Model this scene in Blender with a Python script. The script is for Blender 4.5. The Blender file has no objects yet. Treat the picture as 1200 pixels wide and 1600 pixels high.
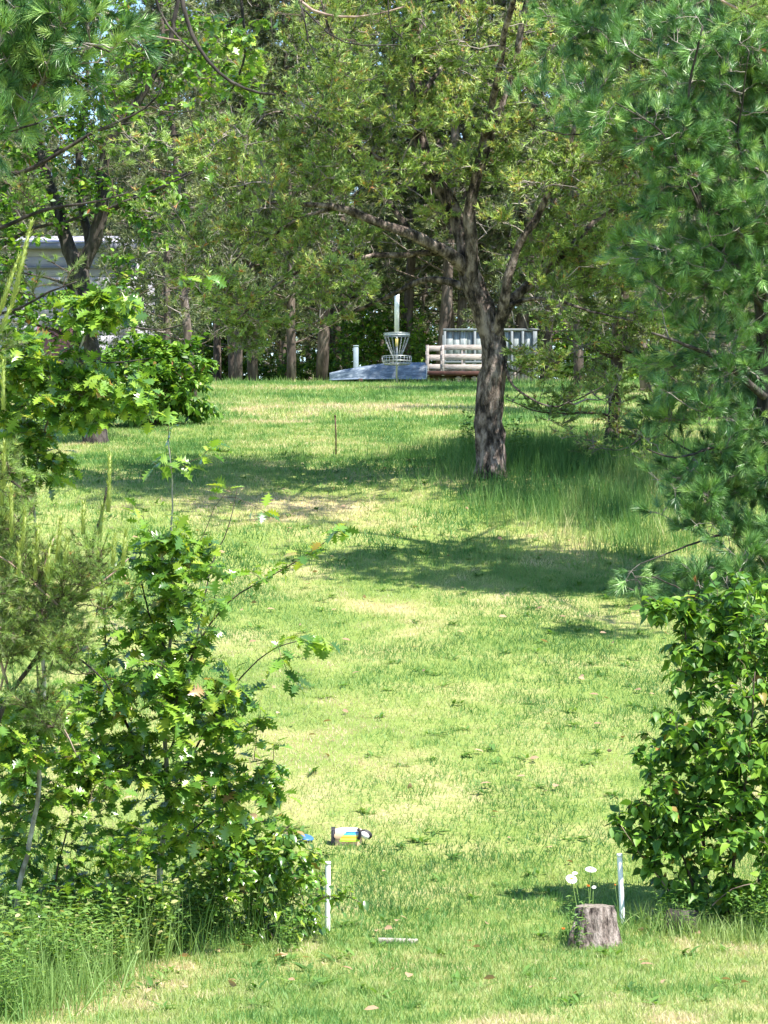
import bpy, math
import numpy as np
from mathutils import Vector, Matrix

# ------------------------------------------------------------------ camera, world, sun, exposure
scn = bpy.context.scene
COL = scn.collection
F, CX, CY = 4500.0, 600.0, 800.0          # photograph's focal length in its own pixels
HOR = 900.0                                # row of the eye level
CAMZ = 2.3
pitch = math.atan((HOR - CY) / F)
cam_d = bpy.data.cameras.new('camera')
cam = bpy.data.objects.new('camera', cam_d)
COL.objects.link(cam)
cam_d.sensor_fit = 'VERTICAL'
cam_d.sensor_height = 24.0
cam_d.lens = F * 24.0 / 1600.0
cam_d.clip_start = 0.1
cam_d.clip_end = 3000
cam.location = (0, 0, CAMZ)
cam.rotation_euler = (math.pi / 2 + pitch, 0, 0)
scn.camera = cam

SUN = Vector((0.38, -0.32, 0.87)).normalized()
world = bpy.data.worlds.new("World")
scn.world = world
world.use_nodes = True
wn = world.node_tree.nodes
bgn = wn['Background']
sky = wn.new('ShaderNodeTexSky')
sky.sky_type = 'NISHITA'
sky.sun_disc = False
sky.sun_elevation = math.asin(SUN.z)
sky.sun_rotation = math.atan2(SUN.x, SUN.y)
sky.air_density = 1.0
sky.dust_density = 0.1
sky.ozone_density = 4.0
world.node_tree.links.new(sky.outputs[0], bgn.inputs[0])
bgn.inputs[1].default_value = 0.13
sl = bpy.data.lights.new('sun', 'SUN')
sl.energy = 5.0
sl.angle = math.radians(0.5)
sl.color = (1.0, 0.95, 0.86)
so = bpy.data.objects.new('sun', sl)
COL.objects.link(so)
so.rotation_euler = SUN.to_track_quat('Z', 'Y').to_euler()
so.location = (20, -10, 40)
scn.view_settings.view_transform = 'Standard'
scn.view_settings.look = 'None'
scn.view_settings.gamma = 1
scn.view_settings.use_curve_mapping = False
scn.view_settings.exposure = 1.5
cy = scn.cycles
cy.max_bounces = 7
cy.diffuse_bounces = 4
cy.glossy_bounces = 2
cy.transmission_bounces = 5
cy.transparent_max_bounces = 8
cy.sample_clamp_indirect = 6
cy.caustics_reflective = False
cy.caustics_refractive = False

# ------------------------------------------------------------------ maths helpers
def W(px, py, d):
    """world point seen at photograph pixel (px, py), d metres ahead"""
    x = (px - CX) / F
    v = (CY - py) / F
    c, s = math.cos(pitch), math.sin(pitch)
    yy = c - v * s
    zz = s + v * c
    k = d / yy
    return np.array([x * k, d, CAMZ + zz * k])

def hsh(ix, iy, seed):
    h = (ix.astype(np.int64) * 374761393 + iy.astype(np.int64) * 668265263 + seed * 1442695041) & 0x7fffffff
    h = ((h ^ (h >> 13)) * 1274126177) & 0x7fffffff
    h = h ^ (h >> 16)
    return (h & 0xffff) / 65535.0

def vnoise(x, y, seed=0):
    x = np.asarray(x, float); y = np.asarray(y, float)
    ix = np.floor(x); iy = np.floor(y)
    fx = x - ix; fy = y - iy
    fx = fx * fx * (3 - 2 * fx); fy = fy * fy * (3 - 2 * fy)
    a = hsh(ix, iy, seed); b = hsh(ix + 1, iy, seed)
    c = hsh(ix, iy + 1, seed); d = hsh(ix + 1, iy + 1, seed)
    return (a * (1 - fx) + b * fx) * (1 - fy) + (c * (1 - fx) + d * fx) * fy

def fbm(x, y, seed=0, o=4):
    t = 0; a = 0.5; s = 0
    for k in range(o):
        t = t + a * vnoise(x * 2 ** k, y * 2 ** k, seed + k * 17)
        s += a; a *= 0.5
    return t / s

_py = np.array([-40, 0, 10, 14, 18, 19.5, 24, 30, 40, 50, 60, 75, 80, 120, 600], float)
_pz = np.array([1.0, 0.6, 0.1, 0.0, 0.0, 0.12, 0.95, 2.0, 3.8, 4.95, 5.95, 7.30, 7.66, 8.1, 9.0], float)
_gy = np.linspace(-40, 600, 6401)
_gz = np.interp(_gy, _py, _pz)
_k = np.hanning(31); _k /= _k.sum()
_gz = np.convolve(np.pad(_gz, 15, mode='edge'), _k, mode='valid')

def H(x, y):
    x = np.asarray(x, float); y = np.asarray(y, float)
    z = np.interp(y, _gy, _gz)
    z = z + 0.12 * (fbm(x * 0.35 + 9, y * 0.35, 3, 3) - 0.5) * np.clip((y - 19) / 6, 0, 1) * np.clip((76 - y) / 4, 0, 1)
    z = z + 0.03 * (fbm(x * 1.7, y * 1.7, 5, 2) - 0.5)
    # the bank the leaning pine stands on
    z = z + 0.30 * np.exp(-(((x - 2.6) / 2.2) ** 2 + ((y - 39) / 3.5) ** 2))
    return z

def ground(px, d):
    x = (px - CX) / F * d
    return np.array([x, d, float(H(x, d))])

def d_at(py, px=600.0):
    """distance at which the lawn shows at photograph row py"""
    d = np.linspace(14, 76, 3000); x = (px - CX) / F * d
    r = HOR - F * (H(x, d) - CAMZ) / d
    return float(d[np.argmin(np.abs(r - py))])

def nrm(v):
    v = np.asarray(v, float)
    return v / np.maximum(np.linalg.norm(v, axis=-1, keepdims=True), 1e-9)

# ------------------------------------------------------------------ object helpers
def link(o, parent=None):
    COL.objects.link(o)
    if parent is not None:
        o.parent = parent
    return o

def tag(o, label=None, cat=None, group=None, kind=None):
    if label: o['label'] = label
    if cat: o['category'] = cat
    if group: o['group'] = group
    if kind: o['kind'] = kind
    return o

def thing(name, loc, label, cat, group=None):
    o = bpy.data.objects.new(name, None)
    o.empty_display_size = 0.1
    o.location = Vector([float(a) for a in loc])
    COL.objects.link(o)
    return tag(o, label, cat, group)

def make_mesh(name, V, faces, mats, tint=None, smooth=False, midx=None):
    """faces: array (n,3)/(n,4) or list of such arrays"""
    me = bpy.data.meshes.new(name)
    V = np.asarray(V, np.float32)
    if not isinstance(faces, (list, tuple)): faces = [faces]
    faces = [np.asarray(f, np.int32) for f in faces if len(f)]
    nl = sum(f.size for f in faces); nf = sum(len(f) for f in faces)
    me.vertices.add(len(V)); me.vertices.foreach_set('co', V.ravel())
    me.loops.add(nl); me.polygons.add(nf)
    me.loops.foreach_set('vertex_index', np.concatenate([f.ravel() for f in faces]))
    sizes = np.concatenate([np.full(len(f), f.shape[1], np.int32) for f in faces])
    starts = np.concatenate([[0], np.cumsum(sizes)[:-1]]).astype(np.int32)
    me.polygons.foreach_set('loop_start', starts)
    if smooth:
        me.polygons.foreach_set('use_smooth', np.ones(nf, bool))
    if midx is not None:
        me.polygons.foreach_set('material_index', np.asarray(midx, np.int32))
    for m in (mats if isinstance(mats, (list, tuple)) else [mats]):
        me.materials.append(m)
    if tint is not None:
        at = me.attributes.new('tint', 'FLOAT', 'POINT')
        at.data.foreach_set('value', np.asarray(tint, np.float32))
    me.update(calc_edges=True)
    return me

def part(name, me, parent=None, label=None, kind=None, mat=None):
    o = bpy.data.objects.new(name, me)
    link(o, parent)
    if mat is not None: o.matrix_local = mat
    if label: o['label'] = label
    if kind: o['kind'] = kind
    return o

class B:
    """collects quads and tris with vertices into one mesh"""
    def __init__(s): s.V = []; s.q = []; s.t = []; s.n = 0
    def add(s, V, q=None, t=None):
        V = np.asarray(V, float).reshape(-1, 3)
        if q is not None and len(q): s.q.append(np.asarray(q) + s.n)
        if t is not None and len(t): s.t.append(np.asarray(t) + s.n)
        s.V.append(V); s.n += len(V)
    def box(s, c, size, R=None, bev=0.0):
        hx, hy, hz = np.array(size, float) / 2
        b = min(bev, hx * .9, hy * .9, hz * .9)
        if b <= 0:
            P = np.array([[x, y, z] for z in (-hz, hz) for y in (-hy, hy) for x in (-hx, hx)])
            q = [[0, 2, 3, 1], [4, 5, 7, 6], [0, 1, 5, 4], [2, 6, 7, 3], [0, 4, 6, 2], [1, 3, 7, 5]]
        else:
            P = []; q = []
            lay = []
            for z, ins in ((-hz, b), (-hz + b, 0), (hz - b, 0), (hz, b)):
                x, y = hx - ins, hy - ins
                e = b if ins == 0 else b * .4
                ring = [(x - e, -y), (x, -y + e), (x, y - e), (x - e, y), (-x + e, y), (-x, y - e), (-x, -y + e), (-x + e, -y)]
                lay.append(len(P)); P += [(u, v, z) for u, v in ring]
            for a, c2 in zip(lay[:-1], lay[1:]):
                for i in range(8): q.append([a + i, a + (i + 1) % 8, c2 + (i + 1) % 8, c2 + i])
            l = lay[-1]
            q += [[l, l + 1, l + 2, l + 3], [l, l + 3, l + 4, l + 7], [l + 4, l + 5, l + 6, l + 7]]
            l = lay[0]
            q += [[l + 3, l + 2, l + 1, l], [l + 7, l + 4, l + 3, l], [l + 7, l + 6, l + 5, l + 4]]
            P = np.array(P, float)
        if R is not None: P = P @ np.asarray(R, float).T
        s.add(P + np.array(c, float), q)
    def tube(s, P, r, n=8, cap=True, rough=0.0, rng=None, closed=False):
        P = np.asarray(P, float); m = len(P)
        r = np.broadcast_to(np.asarray(r, float), (m,)).copy()
        if closed:
            T = nrm(np.roll(P, -1, 0) - np.roll(P, 1, 0))
        else:
            T = nrm(np.gradient(P, axis=0))
        up = np.array([0, 1.0, 0]) if abs(T[0][1]) < .9 else np.array([1.0, 0, 0])
        U = np.zeros_like(P)
        u = nrm(np.cross(T[0], up))
        for i in range(m):
            u = nrm(u - T[i] * (u @ T[i])); U[i] = u
        Vv = np.cross(T, U)
        a = np.linspace(0, 2 * np.pi, n, endpoint=False)
        ring = np.cos(a)[None, :, None] * U[:, None] + np.sin(a)[None, :, None] * Vv[:, None]
        rr = r[:, None] * np.ones((1, n))
        if rough and rng is not None:
            rr = rr * (1 + rough * rng.normal(size=(m, n)))
        X = P[:, None] + ring * rr[..., None]
        i = np.arange(m if closed else m - 1)[:, None]; j = np.arange(n)[None]
        i2 = (i + 1) % m
        q = np.stack([i * n + j, i * n + (j + 1) % n, i2 * n + (j + 1) % n, i2 * n + j], -1).reshape(-1, 4)
        V = X.reshape(-1, 3); t = None
        if cap and not closed:
            V = np.vstack([V, P[:1], P[-1:]])
            k = np.arange(n)
            t = np.vstack([np.stack([(k + 1) % n, k, np.full(n, m * n)], -1),
                           np.stack([(m - 1) * n + k, (m - 1) * n + (k + 1) % n, np.full(n, m * n + 1)], -1)])
        s.add(V, q, t)
    def lathe(s, prof, n=24, c=(0, 0, 0), jit=None):
        prof = np.asarray(prof, float); m = len(prof)
        a = np.linspace(0, 2 * np.pi, n, endpoint=False)
        rr = prof[:, :1] * np.ones((1, n))
        if jit is not None: rr = rr * jit
        X = np.stack([rr * np.cos(a), rr * np.sin(a), prof[:, 1:2] * np.ones((1, n))], -1)
        i = np.arange(m - 1)[:, None]; j = np.arange(n)[None]
        q = np.stack([i * n + j, i * n + (j + 1) % n, (i + 1) * n + (j + 1) % n, (i + 1) * n + j], -1).reshape(-1, 4)
        s.add(X.reshape(-1, 3) + np.array(c, float), q)
    def mesh(s, name, mat, smooth=False, tint=None):
        V = np.vstack(s.V)
        f = []
        if s.q: f.append(np.vstack(s.q))
        if s.t: f.append(np.vstack(s.t))
        return make_mesh(name, V, f, mat, tint, smooth)

def T3(p): return Matrix.Translation(Vector([float(a) for a in p]))

def frames(D, N):
    """rotation matrices (n,3,3): columns = side, direction, normal"""
    D = nrm(D); S = nrm(np.cross(D, N)); N2 = np.cross(S, D)
    return np.stack([S, D, N2], -1)

def scatter_template(TV, TQ, TT, P, R, S, tint):
    n = len(P); m = len(TV)
    V = np.einsum('nij,mj->nmi', R, TV) * S[:, None, None] + P[:, None]
    off = (np.arange(n) * m)[:, None, None]
    faces = []
    if TQ is not None and len(TQ): faces.append((np.asarray(TQ)[None] + off).reshape(-1, 4))
    if TT is not None and len(TT): faces.append((np.asarray(TT)[None] + off).reshape(-1, 3))
    return V.reshape(-1, 3), faces, np.repeat(tint, m)

# ------------------------------------------------------------------ materials
def new_mat(name):
    m = bpy.data.materials.new(name); m.use_nodes = True
    nt = m.node_tree
    return m, nt, nt.nodes['Principled BSDF'], nt.nodes['Material Output']

def ramp(nt, stops):
    r = nt.nodes.new('ShaderNodeValToRGB')
    el = r.color_ramp.elements
    while len(el) < len(stops): el.new(0.5)
    for e, (p, c) in zip(el, stops):
        e.position = p; e.color = (*c, 1)
    return r

def leaf_mat(name, stops, rough=0.5, trans=0.35, obj=False, spec=0.4, tcol=(1.25, 1.2, 0.6)):
    m, nt, bs, out = new_mat(name)
    r = ramp(nt, stops)
    if obj:
        a = nt.nodes.new('ShaderNodeObjectInfo'); src = a.outputs['Random']
    else:
        a = nt.nodes.new('ShaderNodeAttribute'); a.attribute_name = 'tint'; src = a.outputs['Fac']
    nt.links.new(src, r.inputs[0])
    nt.links.new(r.outputs[0], bs.inputs['Base Color'])
    bs.inputs['Roughness'].default_value = rough
    bs.inputs['Specular IOR Level'].default_value = spec
    if trans > 0:
        tr = nt.nodes.new('ShaderNodeBsdfTranslucent')
        mul = nt.nodes.new('ShaderNodeMix'); mul.data_type = 'RGBA'; mul.blend_type = 'MULTIPLY'
        mul.inputs[0].default_value = 1.0
        nt.links.new(r.outputs[0], mul.inputs[6]); mul.inputs[7].default_value = (*tcol, 1)
        nt.links.new(mul.outputs[2], tr.inputs[0])
        mx = nt.nodes.new('ShaderNodeMixShader'); mx.inputs[0].default_value = trans
        nt.links.new(bs.outputs[0], mx.inputs[1]); nt.links.new(tr.outputs[0], mx.inputs[2])
        nt.links.new(mx.outputs[0], out.inputs[0])
    return m

def noise_mat(name, c1, c2, scale=8, stretch=(1, 1, 1), rough=0.85, bump=0.3, c3=None, detail=6, spec=0.25, dist=0.02, metal=0.0, lo=0.35, hi=0.65):
    m, nt, bs, out = new_mat(name)
    tc = nt.nodes.new('ShaderNodeTexCoord')
    mp = nt.nodes.new('ShaderNodeMapping'); mp.inputs['Scale'].default_value = stretch
    no = nt.nodes.new('ShaderNodeTexNoise'); no.inputs['Scale'].default_value = scale
    no.inputs['Detail'].default_value = detail; no.inputs['Roughness'].default_value = 0.65
    nt.links.new(tc.outputs['Object'], mp.inputs[0]); nt.links.new(mp.outputs[0], no.inputs['Vector'])
    st = [(lo, c1), (hi, c2)] if c3 is None else [(lo, c1), ((lo + hi) / 2, c2), (hi, c3)]
    r = ramp(nt, st)
    nt.links.new(no.outputs['Fac'], r.inputs[0]); nt.links.new(r.outputs[0], bs.inputs['Base Color'])
    bs.inputs['Roughness'].default_value = rough
    bs.inputs['Specular IOR Level'].default_value = spec
    bs.inputs['Metallic'].default_value = metal
    if bump:
        b = nt.nodes.new('ShaderNodeBump'); b.inputs['Strength'].default_value = bump
        b.inputs['Distance'].default_value = dist
        nt.links.new(no.outputs['Fac'], b.inputs['Height']); nt.links.new(b.outputs[0], bs.inputs['Normal'])
    return m

M = {}
M['jack'] = leaf_mat('jack_pine_needles', [(0, (.30, .26, .21)), (.10, (.08, .11, .04)), (.35, (.16, .22, .065)),
                     (.62, (.25, .39, .11)), (.84, (.42, .54, .18)), (.96, (.44, .46, .16)), (1, (.50, .24, .11))], .5, .36)
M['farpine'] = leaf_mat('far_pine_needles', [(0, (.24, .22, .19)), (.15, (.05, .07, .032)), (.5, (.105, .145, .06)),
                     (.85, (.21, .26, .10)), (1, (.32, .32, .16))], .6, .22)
M['white'] = leaf_mat('white_pine_needles', [(0, (.025, .08, .028)), (.35, (.08, .19, .055)), (.7, (.19, .36, .095)), (1, (.34, .48, .14))], .36, .07, spec=.5)
M['white_o'] = leaf_mat('white_pine_needle_cluster', [(0, (.025, .08, .028)), (.35, (.08, .19, .055)), (.7, (.19, .36, .095)), (1, (.34, .48, .14))], .36, .07, True, .5)
M['deadneedle'] = leaf_mat('dead_needles', [(0, (.30, .10, .04)), (1, (.42, .17, .07))], .7, .2)
OAK = [(0, (.05, .13, .022)), (.35, (.11, .235, .032)), (.7, (.21, .36, .042)), (.9, (.30, .44, .055)), (.955, (.33, .40, .05)), (.985, (.36, .42, .06)), (1, (.42, .24, .14))]
M['oak'] = leaf_mat('oak_leaves', OAK, .28, .38, False, .8)
M['oak_o'] = leaf_mat('oak_leaf', OAK, .28, .38, True, .8)
BUSH = [(0, (.04, .11, .02)), (.4, (.085, .20, .026)), (.8, (.18, .33, .04)), (.97, (.26, .42, .05)), (1, (.34, .12, .06))]
M['bush'] = leaf_mat('bush_leaves', BUSH, .45, .36, False, .4)
M['bush_o'] = leaf_mat('bush_leaf', BUSH, .45, .36, True, .4)
M['weed'] = leaf_mat('weed_leaves', [(0, (.06, .14, .03)), (.5, (.13, .25, .05)), (.9, (.23, .34, .08)), (1, (.42, .38, .18))], .55, .38)
M['candle'] = leaf_mat('new_shoot', [(0, (.26, .36, .08)), (1, (.46, .50, .16))], .6, .3)
M['grass'] = leaf_mat('grass_blades', [(0, (.07, .17, .04)), (.25, (.11, .235, .055)), (.5, (.205, .32, .09)), (.75, (.36, .40, .16)), (1, (.58, .46, .31))], .55, .40, spec=.35, tcol=(1.15, 1.15, .7))

M['bark'] = noise_mat('pine_bark', (.02, .015, .013), (.12, .092, .078), 11, (1, 1, .45), .9, 1.0, (.30, .24, .21), dist=.07, lo=.40, hi=.62)
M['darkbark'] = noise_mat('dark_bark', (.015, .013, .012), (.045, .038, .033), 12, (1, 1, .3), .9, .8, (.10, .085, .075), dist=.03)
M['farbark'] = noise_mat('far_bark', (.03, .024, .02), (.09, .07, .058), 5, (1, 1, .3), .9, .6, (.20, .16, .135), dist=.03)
M['twig'] = noise_mat('grey_twig', (.10, .085, .075), (.32, .28, .25), 3, rough=.85, bump=0)
M['palebark'] = noise_mat('pale_bark', (.16, .14, .12), (.34, .31, .28), 14, (1, 1, .5), .8, .4, (.52, .49, .46), dist=.01)
M['pinkbark'] = noise_mat('pinkish_branch', (.14, .09, .07), (.30, .21, .17), 14, (1, 1, .5), .8, .4, (.42, .31, .25), dist=.01)
M['browntwig'] = noise_mat('brown_twig', (.05, .04, .03), (.12, .085, .06), 8, rough=.8, bump=0)

def ground_mat():
    m, nt, bs, out = new_mat('lawn_soil')
    tc = nt.nodes.new('ShaderNodeTexCoord')
    n1 = nt.nodes.new('ShaderNodeTexNoise'); n1.inputs['Scale'].default_value = .55; n1.inputs['Detail'].default_value = 8; n1.inputs['Roughness'].default_value = .7
    n2 = nt.nodes.new('ShaderNodeTexNoise'); n2.inputs['Scale'].default_value = 24; n2.inputs['Detail'].default_value = 6; n2.inputs['Roughness'].default_value = .8
    for n in (n1, n2): nt.links.new(tc.outputs['Object'], n.inputs['Vector'])
    add = nt.nodes.new('ShaderNodeMath'); add.operation = 'MULTIPLY_ADD'; add.inputs[1].default_value = .55
    nt.links.new(n2.outputs['Fac'], add.inputs[0]); nt.links.new(n1.outputs['Fac'], add.inputs[2])
    r = ramp(nt, [(.50, (.09, .15, .035)), (.74, (.19, .25, .06)), (.88, (.31, .30, .12)), (1.0, (.42, .33, .22))])
    nt.links.new(add.outputs[0], r.inputs[0]); nt.links.new(r.outputs[0], bs.inputs['Base Color'])
    bs.inputs['Roughness'].default_value = .95; bs.inputs['Specular IOR Level'].default_value = .1
    b = nt.nodes.new('ShaderNodeBump'); b.inputs['Strength'].default_value = .7; b.inputs['Distance'].default_value = .03
    nt.links.new(n2.outputs['Fac'], b.inputs['Height']); nt.links.new(b.outputs[0], bs.inputs['Normal'])
    return m
M['ground'] = ground_mat()

# ------------------------------------------------------------------ ground
gx = np.concatenate([np.linspace(-300, -30, 14)[:-1], np.linspace(-30, -8, 23)[:-1], np.linspace(-8, 8, 81)[:-1], np.linspace(8, 30, 23)[:-1], np.linspace(30, 300, 14)])
gy = np.concatenate([np.linspace(-40, 10, 26)[:-1], np.linspace(10, 50, 201)[:-1], np.linspace(50, 90, 81)[:-1], np.linspace(90, 600, 40)])
XX, YY = np.meshgrid(gx, gy)
V = np.stack([XX, YY, H(XX, YY)], -1).reshape(-1, 3)
nx = len(gx); i, j = np.meshgrid(np.arange(len(gy) - 1), np.arange(nx - 1), indexing='ij')
a = (i * nx + j).ravel()
q = np.stack([a, a + 1, a + nx + 1, a + nx], -1)
o = part('ground', make_mesh('ground', V, q, M['ground'], smooth=True), kind='structure')

# ------------------------------------------------------------------ grass
def grass_tint(x, y, rng, n):
    g = fbm(x * .55 + 3, y * .30, 11, 4)
    g2 = fbm(x * 2.1, y * 1.3 + 7, 23, 3)
    t = .40 + 1.4 * (g - .46) + .75 * (g2 - .5) + .55 * (vnoise(x * 7, y * 4.5, 31) - .5) + rng.normal(0, .09, n)
    # lusher strip down the middle right, dry ground on the left and by the tee
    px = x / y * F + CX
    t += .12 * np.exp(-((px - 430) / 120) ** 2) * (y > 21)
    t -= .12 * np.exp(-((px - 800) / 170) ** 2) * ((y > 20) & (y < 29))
    t += .20 * np.clip((19.6 - y) / 1.5, 0, 1)
    t += .07 * np.clip((y - 44) / 8, 0, 1)
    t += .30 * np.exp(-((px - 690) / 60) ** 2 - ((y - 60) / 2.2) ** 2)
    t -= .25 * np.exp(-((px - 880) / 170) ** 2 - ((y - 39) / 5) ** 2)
    return np.clip(t, 0.02, 1)

def blades(rng, x, y, h, w, seg, tint, lean=.35):
    n = len(x)
    z = H(x, y) - .004
    P = np.stack([x, y, z], -1)
    a = rng.uniform(0, 2 * np.pi, n)
    side = np.stack([np.cos(a), np.sin(a), 0 * a], -1)
    b = rng.uniform(0, 2 * np.pi, n)
    ln = rng.gamma(2.0, lean / 2, n)
    tip = P + np.stack([np.cos(b) * ln * h, np.sin(b) * ln * h, h * np.sqrt(np.clip(1 - (ln * .6) ** 2, .15, 1))], -1)
    if seg == 1:
        V = np.stack([P - side * w[:, None] / 2, P + side * w[:, None] / 2, tip], 1)
        return V.reshape(-1, 3), [np.arange(3 * n).reshape(-1, 3)], np.repeat(tint, 3)
    mid = P + (tip - P) * .5 + np.array([0, 0, 1]) * (h * .13)[:, None]
    V = np.stack([P - side * w[:, None] / 2, P + side * w[:, None] / 2, mid + side * w[:, None] * .42, mid - side * w[:, None] * .42, tip], 1)
    k = (np.arange(n) * 5)[:, None]
    return V.reshape(-1, 3), [k + np.array([[0, 1, 2, 3]]), k + np.array([[3, 2, 4]])], np.repeat(tint, 5)

def grass_zone(rng, y0, y1, dens, h, w, seg, margin=1.35, lean=.35):
    wmax = y1 / F * 600 * margin
    n = int((y1 - y0) * 2 * wmax * dens)
    x = rng.uniform(-wmax, wmax, n); y = rng.uniform(y0, y1, n)
    k = np.abs(x) < y / F * 600 * margin
    # thin over dry patches, clumped
    c = fbm(x * 3, y * 3, 41, 2)
    k &= rng.uniform(0, 1, n) < .45 + 1.0 * c
    x, y = x[k], y[k]; n = len(x)
    t = grass_tint(x, y, rng, n)
    hh = h * rng.uniform(.5, 1.35, n) * (1.15 - .45 * t)
    ww = w * rng.uniform(.7, 1.3, n)
    return blades(rng, x, y, hh, ww, seg, t, lean)

def join(parts, name, mat, **kw):
    Vs = []; fq = []; ft = []; tt = []; n = 0
    for V, fs, t in parts:
        for f in fs:
            (fq if f.shape[1] == 4 else ft).append(f + n)
        Vs.append(V); tt.append(t); n += len(V)
    f = []
    if fq: f.append(np.vstack(fq))
    if ft: f.append(np.vstack(ft))
    return make_mesh(name, np.vstack(Vs), f, mat, np.concatenate(tt), **kw)

rng = np.random.default_rng(5)
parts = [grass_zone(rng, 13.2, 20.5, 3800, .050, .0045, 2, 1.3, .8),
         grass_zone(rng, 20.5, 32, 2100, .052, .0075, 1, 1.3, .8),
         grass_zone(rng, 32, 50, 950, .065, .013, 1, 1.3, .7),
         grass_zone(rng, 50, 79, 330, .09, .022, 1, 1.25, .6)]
g = part('lawn_grass', join(parts, 'lawn_grass', M['grass']))
tag(g, 'short mown grass, green with straw patches, covering the slope', 'grass', kind='stuff')

def tall_patch(name, label, rng, spots, dens, h, w, seg=2, tb=-.1, lean=.35, tmax=1.0):
    ps = []
    for (px, d, rx, ry) in spots:
        cx = (px - CX) / F * d
        n = int(4 * rx * ry * dens)
        x = cx + rng.normal(0, rx * .6, n); y = d + rng.normal(0, ry * .6, n)
        t = np.clip(grass_tint(x, y, rng, n) + tb, .02, tmax)
        hh = h * rng.uniform(.4, 1.3, n) * (.4 + .9 * fbm(x * 2.3, y * 2.3, 77, 2))
        ps.append(blades(rng, x, y, hh, w * rng.uniform(.6, 1.3, n), seg, t, lean))
    o = part(name, join(ps, name, M['grass']))
    return tag(o, label, 'grass', kind='stuff')

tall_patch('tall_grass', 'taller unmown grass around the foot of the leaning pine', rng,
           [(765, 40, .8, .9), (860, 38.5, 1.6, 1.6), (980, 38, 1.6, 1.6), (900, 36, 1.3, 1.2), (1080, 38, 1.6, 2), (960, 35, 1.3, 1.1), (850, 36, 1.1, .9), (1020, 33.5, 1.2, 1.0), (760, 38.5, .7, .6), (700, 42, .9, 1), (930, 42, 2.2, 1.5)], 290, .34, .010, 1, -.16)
tall_patch('tall_grass', 'tall rank grass in the bottom left corner below the saplings', rng,
           [(10, 15.2, .35, .4), (60, 15.7, .3, .4), (-40, 16, .5, .8), (130, 16.6, .3, .4), (200, 17.3, .3, .25), (60, 17, .4, .5)], 1100, .26, .006, 2, -.2, .4, .5)
def far_wood():
    rng = np.random.default_rng(55)
    n = 26000
    x = rng.uniform(-42, 42, n); y = 132 + rng.uniform(0, 14, n)
    top = 9 + 6 * fbm(x * .22, y * .1, 9, 3) + 2.5 * vnoise(x * .9, y * .5, 4)
    z = H(x, y) + top * rng.uniform(0, 1, n) ** .8
    P = np.stack([x, y, z], -1)
    k = 7; ni = np.repeat(np.arange(n), k)
    c = P[ni] + rng.normal(0, .35, (n * k, 3))
    dd = nrm(rng.normal(size=(n * k, 3)) + np.array([0, 0, .3])); sd = nrm(np.cross(dd, rng.normal(size=dd.shape)))
    L = .38 * rng.uniform(.6, 1.2, n * k)[:, None]
    V = np.stack([c - sd * L * .2, c + sd * L * .2, c + dd * L], 1).reshape(-1, 3)
    t = np.clip(vnoise(x * .4, z * .5, 8) + rng.normal(0, .15, n), .05, .95)
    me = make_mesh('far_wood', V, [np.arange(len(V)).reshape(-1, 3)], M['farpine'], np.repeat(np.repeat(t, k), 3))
    tag(part('far_wood', me), 'far off wood closing the view behind the nearer pine trunks', 'wood', kind='stuff')
far_wood()
tall_patch('tall_grass', 'grass tuft in front of the striped bag', rng, [(548, 20.72, .13, .05)], 2600, .07, .006, 2, 0)
tall_patch('tall_grass', 'thin seeding grass stems standing through the weeds at lower left', rng,
           [(30, 15.9, .4, .8), (110, 16.5, .4, .6), (190, 17.2, .4, .4), (60, 16.8, .5, .6), (300, 17.8, .4, .2), (430, 18.0, .3, .15)], 420, .46, .0042, 2, -.2, .3, .5)
tall_patch('tall_grass', 'longer grass fringing the stump and the right hand bush', rng,
           [(1000, 18.5, .16, .2), (1080, 18.2, .35, .16), (1170, 18.0, .35, .2), (960, 18.15, .12, .12), (890, 18.0, .1, .1)], 1300, .17, .006, 2, -.1, .5, .6)
tall_patch('tall_grass', 'longer grass along the foot of the left hand thicket', rng,
           [(300, 17.9, .4, .16), (400, 18.1, .35, .16), (470, 18.3, .2, .15), (240, 17.6, .25, .2), (510, 18.5, .06, .06)], 1000, .18, .006, 2, -.1, .5, .6)
tall_patch('tall_grass', 'uncut grass along the top of the slope before the boat and trailer', rng,
           [(600, 75.0, 1.2, .25), (640, 74.8, .6, .3), (700, 75.3, 1.2, .3), (380, 77, 3.5, .7), (480, 77, 2, .6), (870, 75, 3, 1.5), (1000, 73, 3, 3)], 70, .20, .03, 1, -.05)

# ------------------------------------------------------------------ plant growing
def sticks(P0, P1, r0, r1):
    P0 = np.asarray(P0); P1 = np.asarray(P1); n = len(P0)
    D = nrm(P1 - P0)
    A = np.where(np.abs(D[:, 2:3]) < .8, np.array([[0, 0, 1.0]]), np.array([[1.0, 0, 0]]))
    U = nrm(np.cross(D, A)); Wv = np.cross(D, U)
    a = np.array([0, 2.0944, 4.18879])
    ring = np.cos(a)[None, :, None] * U[:, None] + np.sin(a)[None, :, None] * Wv[:, None]
    r0 = np.broadcast_to(r0, (n,)); r1 = np.broadcast_to(r1, (n,))
    V = np.concatenate([P0[:, None] + ring * r0[:, None, None], P1[:, None] + ring * r1[:, None, None]], 1)
    k = (np.arange(n) * 6)[:, None, None]
    q = (k + np.array([[[0, 1, 4, 3], [1, 2, 5, 4], [2, 0, 3, 5]]])).reshape(-1, 4)
    return V.reshape(-1, 3), [q], np.zeros(n * 6)

def resample(P, step):
    P = np.asarray(P, float)
    L = np.concatenate([[0], np.cumsum(np.linalg.norm(np.diff(P, axis=0), axis=1))])
    n = max(2, int(L[-1] / step) + 1)
    s = np.linspace(0, L[-1], n)
    return np.stack([np.interp(s, L, P[:, k]) for k in range(3)], -1)

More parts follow.
